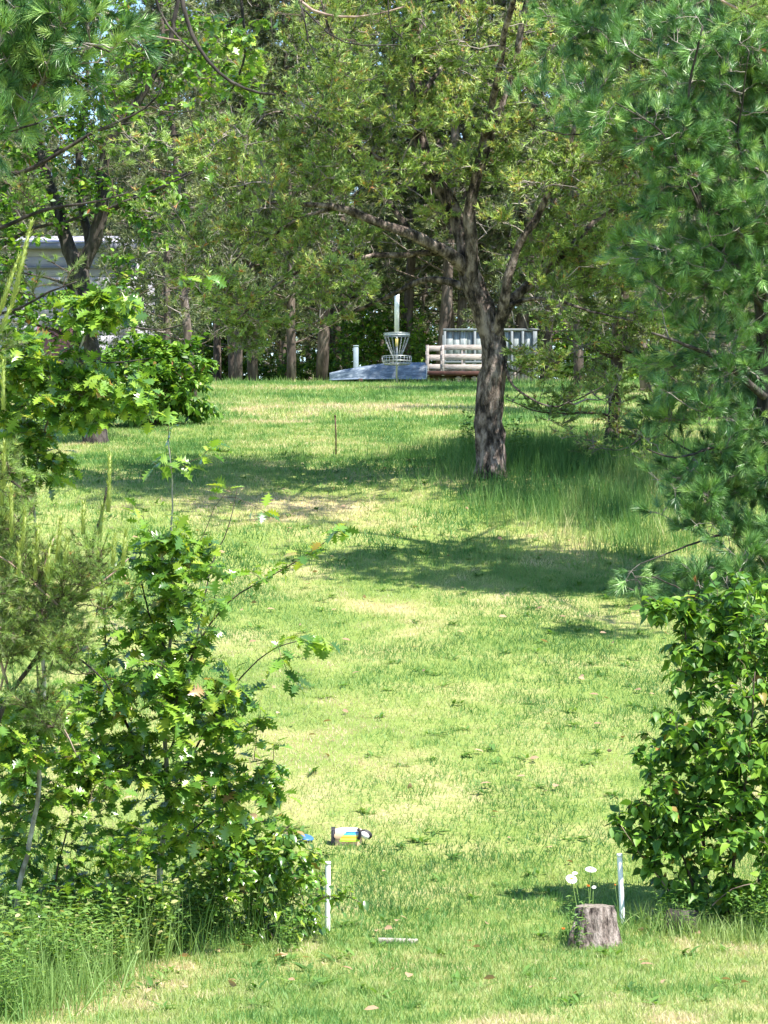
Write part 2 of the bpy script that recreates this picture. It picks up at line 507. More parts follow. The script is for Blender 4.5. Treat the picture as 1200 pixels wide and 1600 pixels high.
def smoothline(P, step, rng=None, amp=0.0):
    P = np.asarray(P, float)
    for _ in range(2):
        Q = [P[0]]
        for a, b in zip(P[:-1], P[1:]):
            Q += [a * .75 + b * .25, a * .25 + b * .75]
        Q.append(P[-1]); P = np.array(Q)
    P = resample(P, step)
    if amp and rng is not None and len(P) > 3:
        n = rng.normal(0, amp, P.shape); n[0] = 0
        n = (n + np.roll(n, 1, 0) + np.roll(n, -1, 0)) / 3
        n[0] = 0; P = P + n
    return P

def limb_path(pts, d, dd=0.0, step=.12, rng=None, amp=.01):
    """pixel polyline at distance d (dd: how far it moves away from the camera to its end) -> world"""
    n = len(pts)
    P = [W(p[0], p[1], d + dd * (k / max(1, n - 1)) if len(p) < 3 else p[2]) for k, p in enumerate(pts)]
    return smoothline(P, step, rng, amp)

def grow(rng, nodes, targets, up=.25, step=4, r=(.006, .0025), wob=.06):
    """join every target to the nearest older wood by a bent twig; returns sticks' ends, radii and the directions at the targets"""
    nodes = [np.asarray(nodes)]
    allN = nodes[0]
    d0 = np.array([np.min(np.linalg.norm(allN - t, axis=1)) for t in targets])
    order = np.argsort(d0)
    A = []; Bp = []; R0 = []; R1 = []
    dirs = np.zeros_like(targets)
    cap = len(allN)
    buf = np.zeros((cap + len(targets) * (step - 1), 3)); buf[:cap] = allN; m = cap
    for k in order:
        t = targets[k]
        N = buf[:m]
        dv = t - N
        dist = np.linalg.norm(dv, axis=1)
        cost = dist + .5 * np.maximum(0, -dv[:, 2]) + .03 * rng.random(m)
        cost[dist < .04] += 1
        s = N[np.argmin(cost)]
        L = np.linalg.norm(t - s)
        mid = (s + t) / 2 + np.array([0, 0, up * L * rng.uniform(-.3, .7)]) + rng.normal(0, wob * L, 3)
        u = np.linspace(0, 1, step + 1)[:, None]
        P = (1 - u) ** 2 * s + 2 * u * (1 - u) * mid + u ** 2 * t
        P[1:-1] += rng.normal(0, .03 * L, (step - 1, 3))
        A.append(P[:-1]); Bp.append(P[1:])
        sc = min(2.2, max(.7, L * 2))
        rr = np.linspace(r[0] * sc, r[1], step + 1)
        R0.append(rr[:-1]); R1.append(rr[1:])
        buf[m:m + step - 1] = P[1:-1]; m += step - 1
        dirs[k] = P[-1] - P[-2]
    return np.vstack(A), np.vstack(Bp), np.concatenate(R0), np.concatenate(R1), nrm(dirs)

def blob_points(rng, n, blobs, shell=.5):
    """points in a union of ellipsoids: (px, py, rx_px, ry_px, distance, half depth in m)"""
    w = np.array([(b[2] * b[4] / F) * (b[3] * b[4] / F) * (b[6] if len(b) > 6 else 1) for b in blobs]); w /= w.sum()
    k = rng.choice(len(blobs), n, p=w)
    v = nrm(rng.normal(size=(n, 3)))
    r = rng.uniform(0, 1, n) ** (1 / (3 - 1.2 * (1 - shell)))
    v *= r[:, None]
    out = np.zeros((n, 3))
    for i2 in range(n):
        b = blobs[k[i2]]
        c = W(b[0], b[1], b[4]); s = b[4] / F
        out[i2] = c + v[i2] * np.array([b[2] * s, b[5], b[3] * s])
    return out

def clumped(rng, nclump, per, blobs, sig, shell=.5):
    """twig ends gathered in sprays with gaps between them"""
    A_ = blob_points(rng, nclump, blobs, shell)
    k = np.repeat(np.arange(nclump), per)
    f = rng.uniform(.6, 1.5, nclump)[k]
    return A_[k] + rng.normal(0, 1, (len(k), 3)) * np.array([1, 1, .55]) * (sig * f)[:, None]

def tufts(rng, C, Dm, nsub, ntuft, sub_len, k, L, wd, spread, tint_c, upb=.25, sr=.0025, dead=0.0):
    """needle tufts on short side twigs round each cluster centre"""
    n = len(C)
    ci = np.repeat(np.arange(n), nsub)
    D = nrm(Dm[ci] * .7 + rng.normal(0, .75, (n * nsub, 3)) * np.array([1, 1, .7]) + np.array([0, 0, upb]))
    ln = sub_len * rng.uniform(.5, 1.25, len(ci))
    S0 = C[ci] - Dm[ci] * (sub_len * .5 * rng.uniform(0, 1, len(ci)))[:, None]
    S1 = S0 + D * ln[:, None]
    st = sticks(S0, S1, sr, sr * .6)
    si = np.repeat(np.arange(len(ci)), ntuft)
    f = np.tile(np.linspace(.35, 1, ntuft), len(ci)) + rng.uniform(-.1, .05, len(si))
    P = S0[si] + D[si] * (ln[si] * f)[:, None]
    tt = tint_c[ci][si] + rng.normal(0, .12, len(si))
    if dead: tt = np.where(rng.random(len(si)) < dead, rng.choice([0.0, .03, .02, 0.05, 1.0], len(si)), np.clip(tt, .08, .93))
    ni = np.repeat(np.arange(len(si)), k)
    nd = nrm(D[si][ni] + rng.normal(0, spread, (len(ni), 3)) + np.array([0, 0, .1]))
    ll = L * rng.uniform(.6, 1.15, len(ni))
    side = nrm(np.cross(nd, rng.normal(size=nd.shape)))
    p = P[ni]
    V = np.stack([p - side * wd / 2, p + side * wd / 2, p + nd * ll[:, None]], 1).reshape(-1, 3)
    return st, (V, [np.arange(len(V)).reshape(-1, 3)], np.repeat(np.clip(tt[ni] + rng.normal(0, .04, len(ni)), 0, 1), 3))

def shift(p, base): return (p[0] - base, p[1], p[2])

def limbs_obj(root, base, limbs, mat, rng, twig_mat=None, names=('trunk', 'branch')):
    """limbs: (path, r0, r1, sides, name)"""
    nodes = []
    for (P, r0, r1, n, nm) in limbs:
        b = B()
        m = len(P)
        r = r0 + (r1 - r0) * np.linspace(0, 1, m) ** .8
        if nm == 'trunk': r[:max(2, m // 12)] *= np.linspace(1.25, 1.02, max(2, m // 12))
        b.tube(P - base, r, n, True, .07 if n > 8 else .04, rng)
        part(nm, b.mesh(nm, mat, smooth=True), root)
        nodes.append(P[1:] if nm != 'trunk' else P[m // 3:])
    return np.vstack(nodes)

# leaf templates: x side, y along, z up
def leaf_template(half, fold=.25, curl=-.18, stem=.18):
    V = []; q = []; t = []
    n = len(half)
    for (y, w) in half:
        z = curl * y * y
        V += [(-w, y, z + fold * w), (0, y, z), (w, y, z + fold * w)]
    V = np.array(V, float)
    for k in range(n - 1):
        a = 3 * k
        q += [[a, a + 1, a + 4, a + 3], [a + 1, a + 2, a + 5, a + 4]]
    # petiole as a thin strip
    m = len(V)
    V = np.vstack([V, [(-.012, -stem, .02), (.012, -stem, .02), (.012, 0.02, .004), (-.012, 0.02, .004)]])
    q.append([m, m + 1, m + 2, m + 3])
    V[:, 1] += stem
    return V, np.array(q), None

OAKL = leaf_template([(0, .01), (.13, .05), (.20, .27), (.27, .08), (.37, .40), (.47, .10), (.60, .42), (.69, .12), (.80, .26), (.86, .08), (1, .005)])
OVAL = leaf_template([(0, .02), (.12, .20), (.35, .33), (.62, .25), (.85, .10), (1, .004)], .3, -.25, .12)
LANCE = leaf_template([(0, .02), (.3, .13), (.65, .10), (1, .004)], .3, -.3, .05)
SMALL = leaf_template([(0, .03), (.25, .26), (.65, .26), (1, .02)], .25, -.15, .06)

def cluster_leaves(rng, C, Dm, nleaf, size, droop=.5, spreadr=.05):
    n = len(C)
    ci = np.repeat(np.arange(n), nleaf)
    m = len(ci)
    back = rng.uniform(0, 1, m)
    P = C[ci] - Dm[ci] * (back * spreadr * 2.2)[:, None] + rng.normal(0, spreadr * .15, (m, 3))
    out = rng.normal(0, 1, (m, 3)) * np.array([1, 1, .35])
    D = nrm(Dm[ci] * .55 + nrm(out) * .9 + np.array([0, 0, -droop]) * rng.uniform(.2, 1.2, m)[:, None])
    N = nrm(np.array([0, 0, 1.0]) + rng.normal(0, .45, (m, 3)))
    N = np.where((np.abs((N * D).sum(-1)) > .95)[:, None], np.array([[1.0, 0, 0]]), N)
    S = size * rng.uniform(.6, 1.15, m)
    return P, frames(D, N), S, ci

def leaves_obj(root, base, rng, P, R, S, tmpl, mat_obj, mat_join, limit=300, leafname='leaf', tint=None, fname='foliage'):
    """the leaves that show largest become parts, the rest one joined part"""
    V, Q, T_ = tmpl
    px = CX + F * P[:, 0] / P[:, 1]; py = HOR - F * (P[:, 2] - CAMZ) / P[:, 1]
    inf = (px > -10) & (px < 1210) & (py > -10) & (py < 1610)
    face = np.abs((R[:, :, 2] * nrm(P - np.array([0, 0, CAMZ]))).sum(-1))
    score = S / P[:, 1] * (.3 + face) * np.where(inf, 1, .2) * np.exp(-(P[:, 1] - P[:, 1].min()) * 1.2)
    order = np.argsort(-score)
    top = order[:limit]; rest = order[limit:]
    if limit:
        mes = [make_mesh(leafname, V * np.array([1, 1, s]), [Q], mat_obj) for s in (1, .3, 1.8)]
        for k, i3 in enumerate(top):
            m = Matrix.Identity(4)
            for r in range(3):
                for c in range(3): m[r][c] = float(R[i3, r, c] * S[i3])
                m[r][3] = float(P[i3, r] - base[r])
            part(leafname, mes[k % 3], root, mat=m)
    if len(rest):
        tt = rng.uniform(0, 1, len(rest)) if tint is None else tint[rest]
        X = scatter_template(V, Q, None, P[rest] - base, R[rest], S[rest], tt)
        part(fname, make_mesh(fname, X[0], X[1], mat_join, X[2]), root, kind='stuff')

def needle_cluster_template(rng, n, L, wd):
    """a brush of long needles round a short twig along +Y"""
    f = rng.uniform(0, 1, n) ** .8
    P = np.stack([0 * f, f * L * .75, 0 * f], -1)
    a = rng.uniform(0, 2 * np.pi, n)
    sp = rng.uniform(.35, 1.1, n) * (1.15 - .6 * f)
    D = nrm(np.stack([np.cos(a) * sp, np.ones(n), np.sin(a) * sp], -1))
    ll = L * rng.uniform(.75, 1.1, n)
    side = nrm(np.cross(D, rng.normal(size=(n, 3))))
    V = np.stack([P - side * wd / 2, P + side * wd / 2, P + D * ll[:, None]], 1).reshape(-1, 3)
    return V, np.arange(3 * n).reshape(-1, 3)

# ------------------------------------------------------------------ far pines of the wood
def far_pine_parts(seed, height, crown0, rad, nl, ncl, dens=1.0):
    """meshes of a tree standing at the origin"""
    rng = np.random.default_rng(seed)
    lean = rng.normal(0, .035, 2)
    zz = np.linspace(-.15, height, 14)
    wob = np.cumsum(rng.normal(0, .05, (14, 2)), 0) * np.linspace(0, 1, 14)[:, None]
    T = np.stack([lean[0] * zz + wob[:, 0], lean[1] * zz + wob[:, 1], zz], -1)
    b = B(); r0 = .09 + height * .009
    b.tube(T, np.linspace(r0 * .72, .03, 14), 8, True, .05, rng)
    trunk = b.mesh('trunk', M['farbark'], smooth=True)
    nodes = [resample(T[4:], .4)]
    br = B()
    for k in range(nl):
        z = crown0 * .7 + (height * .97 - crown0 * .7) * (k + rng.random()) / nl
        p0 = np.array([np.interp(z, zz, T[:, 0]), np.interp(z, zz, T[:, 1]), z])
        a = rng.uniform(0, 2 * np.pi)
        fr = (z - crown0) / (height - crown0)
        L = rad * rng.uniform(.6, 1.1) * (1 - .55 * max(0, fr) ** 2)
        dr = np.array([np.cos(a), np.sin(a), rng.uniform(-.1, .35)])
        u = np.linspace(0, 1, 6)[:, None]
        P = p0 + dr * L * u + np.array([0, 0, .15 * L]) * u ** 2 + rng.normal(0, .03, (6, 3)) * u
        br.tube(P, np.linspace(.03, .008, 6), 4, False)
        nodes.append(P[1:])
    branches = br
    nodes = np.vstack(nodes)
    n = ncl
    z = crown0 + (height - crown0) * rng.uniform(0, 1, n) ** .9
    fr = (z - crown0) / (height - crown0)
    a = rng.uniform(0, 2 * np.pi, n)
    # lumpy crown
    R = rad * (.55 + .6 * vnoise(a * 1.3 + seed, z * .9, seed)) * (1 - .6 * fr ** 2.2) * rng.uniform(.15, 1, n) ** .5
    C = np.stack([np.interp(z, zz, T[:, 0]) + R * np.cos(a), np.interp(z, zz, T[:, 1]) + R * np.sin(a), z], -1)
    A, Bp, R0, R1, D = grow(rng, nodes, C, .2, 3, (.012, .005))
    st, tf = tufts(rng, C, D, 5, 5, .30, 5, .15, .034, .6, np.clip(.55 + rng.normal(0, .22, n), .05, .93), .3, .005, .06)
    tw = join([sticks(A, Bp, R0, R1), st], 'twig', M['twig'])
    V0 = np.vstack(branches.V)
    brm = branches.mesh('branch', M['farbark'])
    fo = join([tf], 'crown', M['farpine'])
    return trunk, brm, tw, fo

variants = [far_pine_parts(101, 14.5, 2.6, 2.3, 30, 420), far_pine_parts(102, 13.2, 1.9, 2.6, 28, 420),
            far_pine_parts(103, 15.5, 3.4, 2.2, 30, 400), far_pine_parts(104, 12.5, 1.6, 2.4, 26, 400)]

def far_tree(vi, x, y, rz, s, label, group='pines of the wood beyond the slope', name='pine_tree'):
    root = thing(name, (x, y, float(H(x, y)) - .05), label, 'pine tree', group)
    root.rotation_euler = (0, 0, rz); root.scale = (s, s, s)
    tr, br, tw, fo = variants[vi]
    part('trunk', tr, root); part('branch', br, root, kind='stuff'); part('twig', tw, root, kind='stuff')
    part('crown', fo, root, kind='stuff')
    return root

rng = np.random.default_rng(77)
FAR = []
rows = [(82, 9, 0), (88, 10, .5), (96, 11, .2), (106, 12, .6), (118, 12, 0)]
for ri, (d, n, off) in enumerate(rows):
    for k in range(n):
        px = -180 + 1560 * (k + off + rng.uniform(-.25, .25)) / n
        dd = d + rng.uniform(-2.5, 2.5)
        if dd < 104 and -60 < px < 270: continue          # clear view to the barn
        if dd < 81.5 and 480 < px < 860: dd = 84
        if 95 < px < 330 and dd > 104: dd += 25
        s = rng.uniform(.9, 1.2)
        FAR.append((rng.integers(0, 4), (px - CX) / F * dd, dd, rng.uniform(0, 6.28), s, px))
for vi, x, y, rz, s, px in FAR:
    zone = ('left of the overturned boat' if px < 480 else 'behind the basket and overturned boat' if px < 665 else
            'behind the slatted trailer' if px < 860 else 'far right beyond the pale enclosure')
    far_tree(int(vi), x, y, rz, s, ('tall pine near the front of the shady wood, ' if y < 93 else 'tall pine deep in the shady wood, ') + zone)
for k, (px, d, s) in enumerate(((-20, 113, 1.0), (45, 118, 1.1), (95, 112, .95), (150, 120, 1.0), (205, 116, 1.05), (270, 113, 1.15), (60, 128, 1.2), (180, 130, 1.15))):
    far_tree(k % 4, (px - CX) / F * d, d, k * 1.7, s, 'tall pine rising behind the pale barn', 'pines behind the barn')
far_tree(1, (1150 - CX) / F * 40, 40, 2.0, .62, 'short bushy pine added behind the white pine to shade the tall grass', None)  # added to throw shade on the grass right of the crooked pine
far_tree(3, (1270 - CX) / F * 36.5, 36.5, 2.9, .78, 'bushy pine added out of sight behind the white pine to cast shade', None)
far_tree(0, (1190 - CX) / F * 42.5, 42.5, .9, .72, 'pine added farther back at the right edge to shade the tall grass', None)  # another pine put in to darken the right-hand lawn with its shadow
# two stouter trunks the photo shows plainly behind the basket
far_tree(2, (688 - CX) / F * 83, 83, 1.0, 1.15, 'stout grey pine trunk rising just behind the slatted trailer', None)
far_tree(0, (630 - CX) / F * 86, 86, 2.2, 1.1, 'dark pine trunk standing right behind the white capped basket pole', None)
far_tree(1, (372 - CX) / F * 79, 79, .3, .85, 'low branched pine at the far left end of the lawn crest', None)
far_tree(3, (455 - CX) / F * 79.5, 79.5, 4.0, .95, 'pine with drooping lower boughs left of the overturned boat', None)
far_tree(3, (905 - CX) / F * 72, 72, 1.4, .95, 'pine beyond the tall grass right of the pale enclosure', None)
far_tree(1, (1010 - CX) / F * 66, 66, 2.4, .9, 'pine half hidden behind the right hand white pine', None)

# young undergrowth beneath the far wood
def far_shrub(seed, px, d, w, h, label):
    rng = np.random.default_rng(seed)
    base = ground(px, d)
    root = thing('shrub', base, label, 'shrub', 'undergrowth at the edge of the far wood')
    stems = []
    for k in range(6):
        a = rng.uniform(0, 6.28)
        P = smoothline([base, base + np.array([np.cos(a) * w * .2, np.sin(a) * w * .2, h * .5]), base + np.array([np.cos(a) * w * .4, np.sin(a) * w * .4, h * .9])], .3, rng, .02)
        stems.append((P, .02, .008, 4, 'stem'))
    nodes = limbs_obj(root, base, stems, M['browntwig'], rng)
    n = int(90 * w * h)
    v = nrm(rng.normal(size=(n, 3))) * rng.uniform(.3, 1, n)[:, None]
    C = base + np.array([0, 0, h * .55]) + v * np.array([w * .55, w * .45, h * .5])
    A, Bp, R0, R1, D = grow(rng, nodes, C, .2, 2)
    part('twig', join([shift(sticks(A, Bp, R0, R1), base)], 'twig', M['browntwig']), root, kind='stuff')
    P, R, S, ci = cluster_leaves(rng, C, D, 7, .13, .4, .1)
    leaves_obj(root, base, rng, P, R, S, SMALL, M['bush_o'], M['bush'], 0, fname='foliage')
rng0 = np.random.default_rng(9)
for k in range(13):
    px = [250, 330, 410, 500, 590, 665, 760, 880, 940, 1010, 1090, 1160, 180][k]
    d = 86 + rng0.uniform(0, 7)
    far_shrub(300 + k, px, d, rng0.uniform(2.2, 3.2), rng0.uniform(1.6, 3.0), 'leafy undergrowth in the far wood, ' + ['just right of the barn', 'above the rounded green shrub', 'above the left end of the lawn crest', 'left of the boat bow', 'behind the pale blue post',
               'between the basket and the trailer', 'behind the crooked pine', 'right of the pale enclosure', 'behind the thin scraggly pine', 'just left of the white pine', 'behind the middle of the white pine', 'behind the white pine trunk', 'in front of the barn'][k])

# ------------------------------------------------------------------ the leaning pine in the middle
def main_pine():
    rng = np.random.default_rng(21)
    D0 = d_at(745, 768)
    base = W(768, 745, D0); base[2] = float(H(base[0], base[1]))
    root = thing('pine_tree', base, 'large crooked pine with rough grey bark leaning over the shaded lawn', 'pine tree')
    L = []
    def lp(pts, dd, r0, r1, n=8, nm='branch', d=D0, amp=.02): L.append((limb_path(pts, d, dd, .14, rng, amp), r0, r1, n, nm))
    lp([(768, 748), (766, 690), (764, 640), (768, 590), (774, 550), (768, 520), (758, 490), (742, 455), (733, 425)], 0, .205, .145, 20, 'trunk', amp=.012)
    lp([(733, 430), (728, 380), (705, 320), (672, 270), (652, 200), (650, 120), (655, 40), (650, -60), (640, -140)], .3, .13, .04, 12)
    lp([(735, 432), (715, 402), (680, 385), (640, 365), (590, 345), (530, 322), (470, 318), (420, 320)], -1.2, .11, .02, 10)
    lp([(742, 455), (700, 438), (660, 436), (625, 455), (590, 470), (540, 492), (480, 510)], 1.0, .06, .012, 8)
    lp([(748, 470), (735, 440), (735, 390), (732, 330), (745, 270), (770, 200), (800, 110), (820, 20), (830, -70)], -.8, .10, .03, 10)
    lp([(770, 525), (785, 495), (800, 470), (835, 440), (880, 400), (930, 340), (985, 315)], .6, .09, .02, 9)
    lp([(772, 540), (782, 500), (790, 470), (800, 400), (850, 320), (890, 230), (910, 140)], -1.0, .085, .02, 9)
    lp([(790, 480), (830, 462), (870, 470), (930, 490), (990, 500)], -.9, .035, .008, 7)
    lp([(700, 392), (640, 400), (580, 400), (500, 410), (440, 440), (400, 470), (370, 500)], -.9, .05, .01, 7)
    lp([(640, 362), (600, 300), (560, 250), (500, 200), (470, 130)], .8, .05, .012, 7)
    lp([(652, 200), (600, 150), (560, 120), (520, 60), (500, 0)], -.6, .06, .012, 7)
    lp([(672, 270), (620, 255), (560, 235), (480, 185), (430, 170), (390, 200)], -1.1, .045, .01, 7)
    lp([(660, 150), (700, 90), (740, 30), (770, -40)], .6, .04, .012, 7)
    lp([(745, 270), (770, 150), (800, 0), (840, -120), (870, -220)], -4.0, .06, .02, 8)  # bough added above the view to carry shade-casting foliage
    lp([(785, 560), (800, 600), (850, 640), (900, 625), (945, 600)], -1.0, .022, .006, 6)
    lp([(530, 322), (470, 340), (420, 370), (370, 400), (345, 440)], .4, .03, .008, 6)
    nodes = limbs_obj(root, base, L, M['bark'], rng)
    blobs = [(650, 60, 200, 120, 39.5, 2.2), (850, 150, 150, 150, 38.6, 2.2), (520, 150, 150, 110, 38.6, 2.2),
             (640, 230, 210, 110, 39.0, 2.0), (430, 300, 110, 110, 38.7, 1.6), (850, 300, 160, 110, 38.9, 2.0),
             (480, 420, 140, 70, 38.6, 1.6), (930, 420, 120, 110, 39.6, 1.1), (830, 430, 70, 60, 39.0, .7),
             (400, 520, 75, 50, 39.4, .7), (880, 550, 80, 40, 38.9, .5, .5), (825, 555, 45, 38, 38.0, .5, 1.6), (970, 560, 60, 60, 39.2, .6, .4), (560, 500, 80, 28, 39.6, .5), (350, 410, 85, 90, 38.6, 1.1), (330, 250, 90, 120, 38.5, 1.3), (960, 250, 90, 130, 40, 1.1), (690, -120, 240, 100, 39, 2.4), (860, -230, 200, 100, 35.0, 1.8), (700, -230, 150, 80, 36, 1.5)]  # masses high above the frame are added only to shade the lawn
    blobs = [b[:4] + (b[4] - 1.3,) + b[5:] for b in blobs]
    C = clumped(rng, 350, 5, blobs, .16)
    # the crown is open under its long left limb
    cx_ = C[:, 0] / C[:, 1] * F + CX; cz_ = HOR - F * (C[:, 2] - CAMZ) / C[:, 1]
    C = C[~((cx_ > 575) & (cx_ < 808) & (cz_ > 425)) & ~((np.abs(cx_ - 700) < 90) & (cz_ > 350) & (C[:, 1] < 38.2))]
    A, Bp, R0, R1, D = grow(rng, nodes, C, .2, 4, (.011, .004))
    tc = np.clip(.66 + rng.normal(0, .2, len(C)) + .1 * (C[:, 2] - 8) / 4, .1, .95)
    st, tf = tufts(rng, C, D, 5, 5, .24, 7, .085, .020, .55, tc, .45, .0055, .07)
    part('twig', join([shift(sticks(A, Bp, R0, R1), base), shift(st, base)], 'twig', M['twig']), root, kind='stuff')
    part('crown', join([shift(tf, base)], 'crown', M['jack']), root, kind='stuff')
main_pine()

def second_pine():
    rng = np.random.default_rng(22)
    D0 = d_at(703, 955)
    base = W(955, 700, D0); base[2] = float(H(base[0], base[1]))
    root = thing('pine_tree', base, 'thin scraggly pine with bare grey boughs right of the crooked pine', 'pine tree')
    L = []
    def lp(pts, dd, r0, r1, n=7, nm='branch', amp=.02): L.append((limb_path(pts, D0, dd, .14, rng, amp), r0, r1, n, nm))
    lp([(952, 715), (957, 660), (965, 600), (960, 540), (975, 460), (985, 380), (980, 260), (990, 140), (985, 20), (990, -80)], 0, .10, .03, 10, 'trunk')
    lp([(958, 650), (920, 640), (880, 648), (830, 640), (790, 625)], -.8, .022, .006)
    lp([(958, 670), (990, 665), (1040, 655), (1090, 655)], -.6, .022, .006)
    lp([(1010, 670), (1000, 690), (960, 705), (920, 702)], -2.2, .018, .006)
    lp([(960, 560), (920, 545), (880, 525), (850, 530)], -.8, .03, .006)
    lp([(960, 540), (1010, 560), (1060, 600)], -.8, .03, .006)
    lp([(975, 450), (1020, 420), (1060, 440)], .4, .03, .006)
    lp([(980, 330), (930, 300), (890, 310)], .4, .03, .006)
    lp([(985, 220), (1030, 180), (1060, 130)], .4, .03, .006)
    lp([(985, 180), (940, 130), (900, 110)], .4, .03, .006)
    nodes = limbs_obj(root, base, L, M['farbark'], rng)
    b = B(); b.lathe([(0, -.09), (.07, -.07), (.095, 0), (.08, .07), (0, .10)], 10)
    k = part('burl', b.mesh('burl', M['darkbark'], True), root); k.location = Vector([float(a) for a in (W(955, 678, D0 - .08) - base)])
    blobs = [(900, 640, 120, 45, D0 - .7, .6), (1030, 640, 80, 70, D0 - .4, .7), (960, 540, 110, 70, D0 - .2, .8), (980, 400, 110, 90, D0, 1),
             (980, 200, 130, 130, D0, 1.1), (985, 20, 110, 120, D0, 1.1), (940, 710, 80, 30, D0 - 1.8, .4), (1030, 790, 55, 35, D0 - 2.4, .4, 2)]
    C = clumped(rng, 110, 5, blobs, .15)
    A, Bp, R0, R1, D = grow(rng, nodes, C, .2, 4, (.011, .004))
    tc = np.clip(.62 + rng.normal(0, .17, len(C)), .1, .97)
    st, tf = tufts(rng, C, D, 4, 5, .22, 6, .07, .015, .55, tc, .4, .0035, .08)
    part('twig', join([shift(sticks(A, Bp, R0, R1), base), shift(st, base)], 'twig', M['twig']), root, kind='stuff')
    part('crown', join([shift(tf, base)], 'crown', M['jack']), root, kind='stuff')
second_pine()

# ------------------------------------------------------------------ forked oak at the left, mid distance
def forked_oak():
    rng = np.random.default_rng(23)
    D0 = d_at(692, 150)
    base = W(150, 690, D0); base[2] = float(H(base[0], base[1]))
    root = thing('oak_tree', base, 'dark forked oak standing before the pale barn on the left', 'oak tree')
    L = []
    def lp(pts, dd, r0, r1, n=8, nm='branch', amp=.02): L.append((limb_path(pts, D0, dd, .14, rng, amp), r0, r1, n, nm))
    lp([(150, 700), (145, 640), (140, 570), (130, 500), (124, 450), (122, 415)], 0, .21, .17, 14, 'trunk')
    lp([(124, 425), (108, 385), (94, 345), (82, 300), (60, 240), (45, 150), (50, 60), (40, -40)], .4, .13, .03, 10)
    lp([(124, 425), (142, 390), (155, 355), (165, 310), (160, 255), (178, 205), (215, 160), (245, 115), (268, 60), (280, -20)], -.3, .13, .03, 10)
    lp([(140, 395), (137, 370), (130, 330), (120, 280), (125, 200), (140, 120), (130, 20)], .8, .08, .02, 8)
    lp([(0, 385), (60, 352), (110, 345), (160, 330), (215, 308), (265, 290), (300, 268), (350, 262), (400, 236)], -1.2, .03, .012, 7)
    lp([(156, 340), (200, 308), (250, 295), (290, 268), (345, 255), (410, 225)], -.9, .05, .012, 7)
    lp([(82, 300), (40, 290), (0, 285), (-60, 260)], -.6, .04, .012, 7)
    lp([(60, 255), (120, 215), (165, 200), (215, 190)], -.8, .035, .012, 7)
    lp([(178, 205), (240, 215), (300, 212), (350, 222), (380, 250)], .7, .03, .01, 7)
    lp([(125, 455), (80, 435), (40, 425), (-20, 425)], -1, .03, .01, 7)
    lp([(128, 480), (180, 500), (230, 520), (290, 505)], -1, .03, .01, 7)
    lp([(140, 560), (100, 520), (40, 505), (0, 470)], -.6, .04, .01, 7)
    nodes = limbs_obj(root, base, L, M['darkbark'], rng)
    blobs = [(60, 200, 110, 110, D0, 1.3), (190, 150, 120, 100, D0, 1.2), (130, 40, 160, 100, D0, 1.4), (320, 90, 90, 80, D0, 1),
             (40, 330, 80, 50, D0 - .5, .9), (150, 290, 60, 40, D0 - .5, .6), (330, 230, 80, 35, D0 - .3, .6), (60, 500, 110, 50, D0 - .3, .8), (-80, 200, 120, 250, D0, 1.6),
             (-60, 480, 120, 100, D0, 1.4), (200, -60, 200, 60, D0, 1.2), (40, 600, 80, 50, D0 - .3, .7), (15, 400, 50, 60, D0 - .6, .6), (80, 470, 90, 30, D0 - .5, .6), (205, 420, 40, 60, D0 - .5, .5), (130, 320, 110, 28, D0 - .4, .6), (250, 330, 60, 60, D0 - .4, .6)]
    C = blob_points(rng, 1450, blobs)
    A, Bp, R0, R1, D = grow(rng, nodes, C, .2, 4, (.012, .004))
    part('twig', join([shift(sticks(A, Bp, R0, R1), base)], 'twig', M['browntwig']), root, kind='stuff')
    P, R, S, ci = cluster_leaves(rng, C, D, 9, .125, .3, .12)
    leaves_obj(root, base, rng, P, R, S, SMALL, M['bush_o'], M['bush'], 0, fname='crown')
forked_oak()

def mid_pines_left():
    # soft pine crowns between the forked oak and the crooked pine
    for seed, px, d, s, lab in ((1, 300, 62, .78, 'bushy pine with low boughs left of the lawn'), (3, 262, 66, .7, 'pale green pine behind the forked oak'), (0, 395, 80, .95, 'dense olive pine beside the left end of the lawn crest'), (1, 1120, 52, .8, 'olive pine far behind the right hand white pine'), (3, 820, 84, 1.1, 'broad pine behind the pale enclosure'),
                                (2, -60, 62, .8, 'pine at the far left edge beyond the forked oak')):
        far_tree(seed, (px - CX) / F * d, d, seed * 1.3, s, lab, None)
mid_pines_left()

# ------------------------------------------------------------------ leafy shrubs
def leafy(name, label, cat, seed, base, stems, blobs, ncl, nleaf, size, tmpl, mats, stem_mat, limit=300, droop=.5, spr=.05,
          r=(.004, .0015), up=.25, twig_mat=None, step=.08, extra=None, leafname='leaf'):
    rng = np.random.default_rng(seed)
    root = thing(name, base, label, cat)
    L = []
    for s in stems:
        pts, d, dd, r0, r1 = s[:5]
        m = s[5] if len(s) > 5 else stem_mat
        P = limb_path(pts, d, dd, step, rng, .006)
        b = B(); k = len(P)
        b.tube(P - base, r0 + (r1 - r0) * np.linspace(0, 1, k), 7, True, .05, rng)
        part('stem', b.mesh('stem', m, True), root)
        L.append(P)
    nodes = np.vstack(L)
    C = blob_points(rng, ncl, blobs)
    g0 = H(C[:, 0], C[:, 1]); C[:, 2] = np.maximum(C[:, 2], g0 + .03)
    if extra is not None: C = np.vstack([C, extra])
    A, Bp, R0, R1, D = grow(rng, nodes, C, up, 4, r)
    part('twig', join([shift(sticks(A, Bp, R0, R1), base)], 'twig', twig_mat or M['browntwig']), root, kind='stuff')
    P, R, S, ci = cluster_leaves(rng, C, D, nleaf, size, droop, spr)
    leaves_obj(root, base, rng, P, R, S, tmpl, mats[0], mats[1], limit, leafname)
    return root, nodes, C

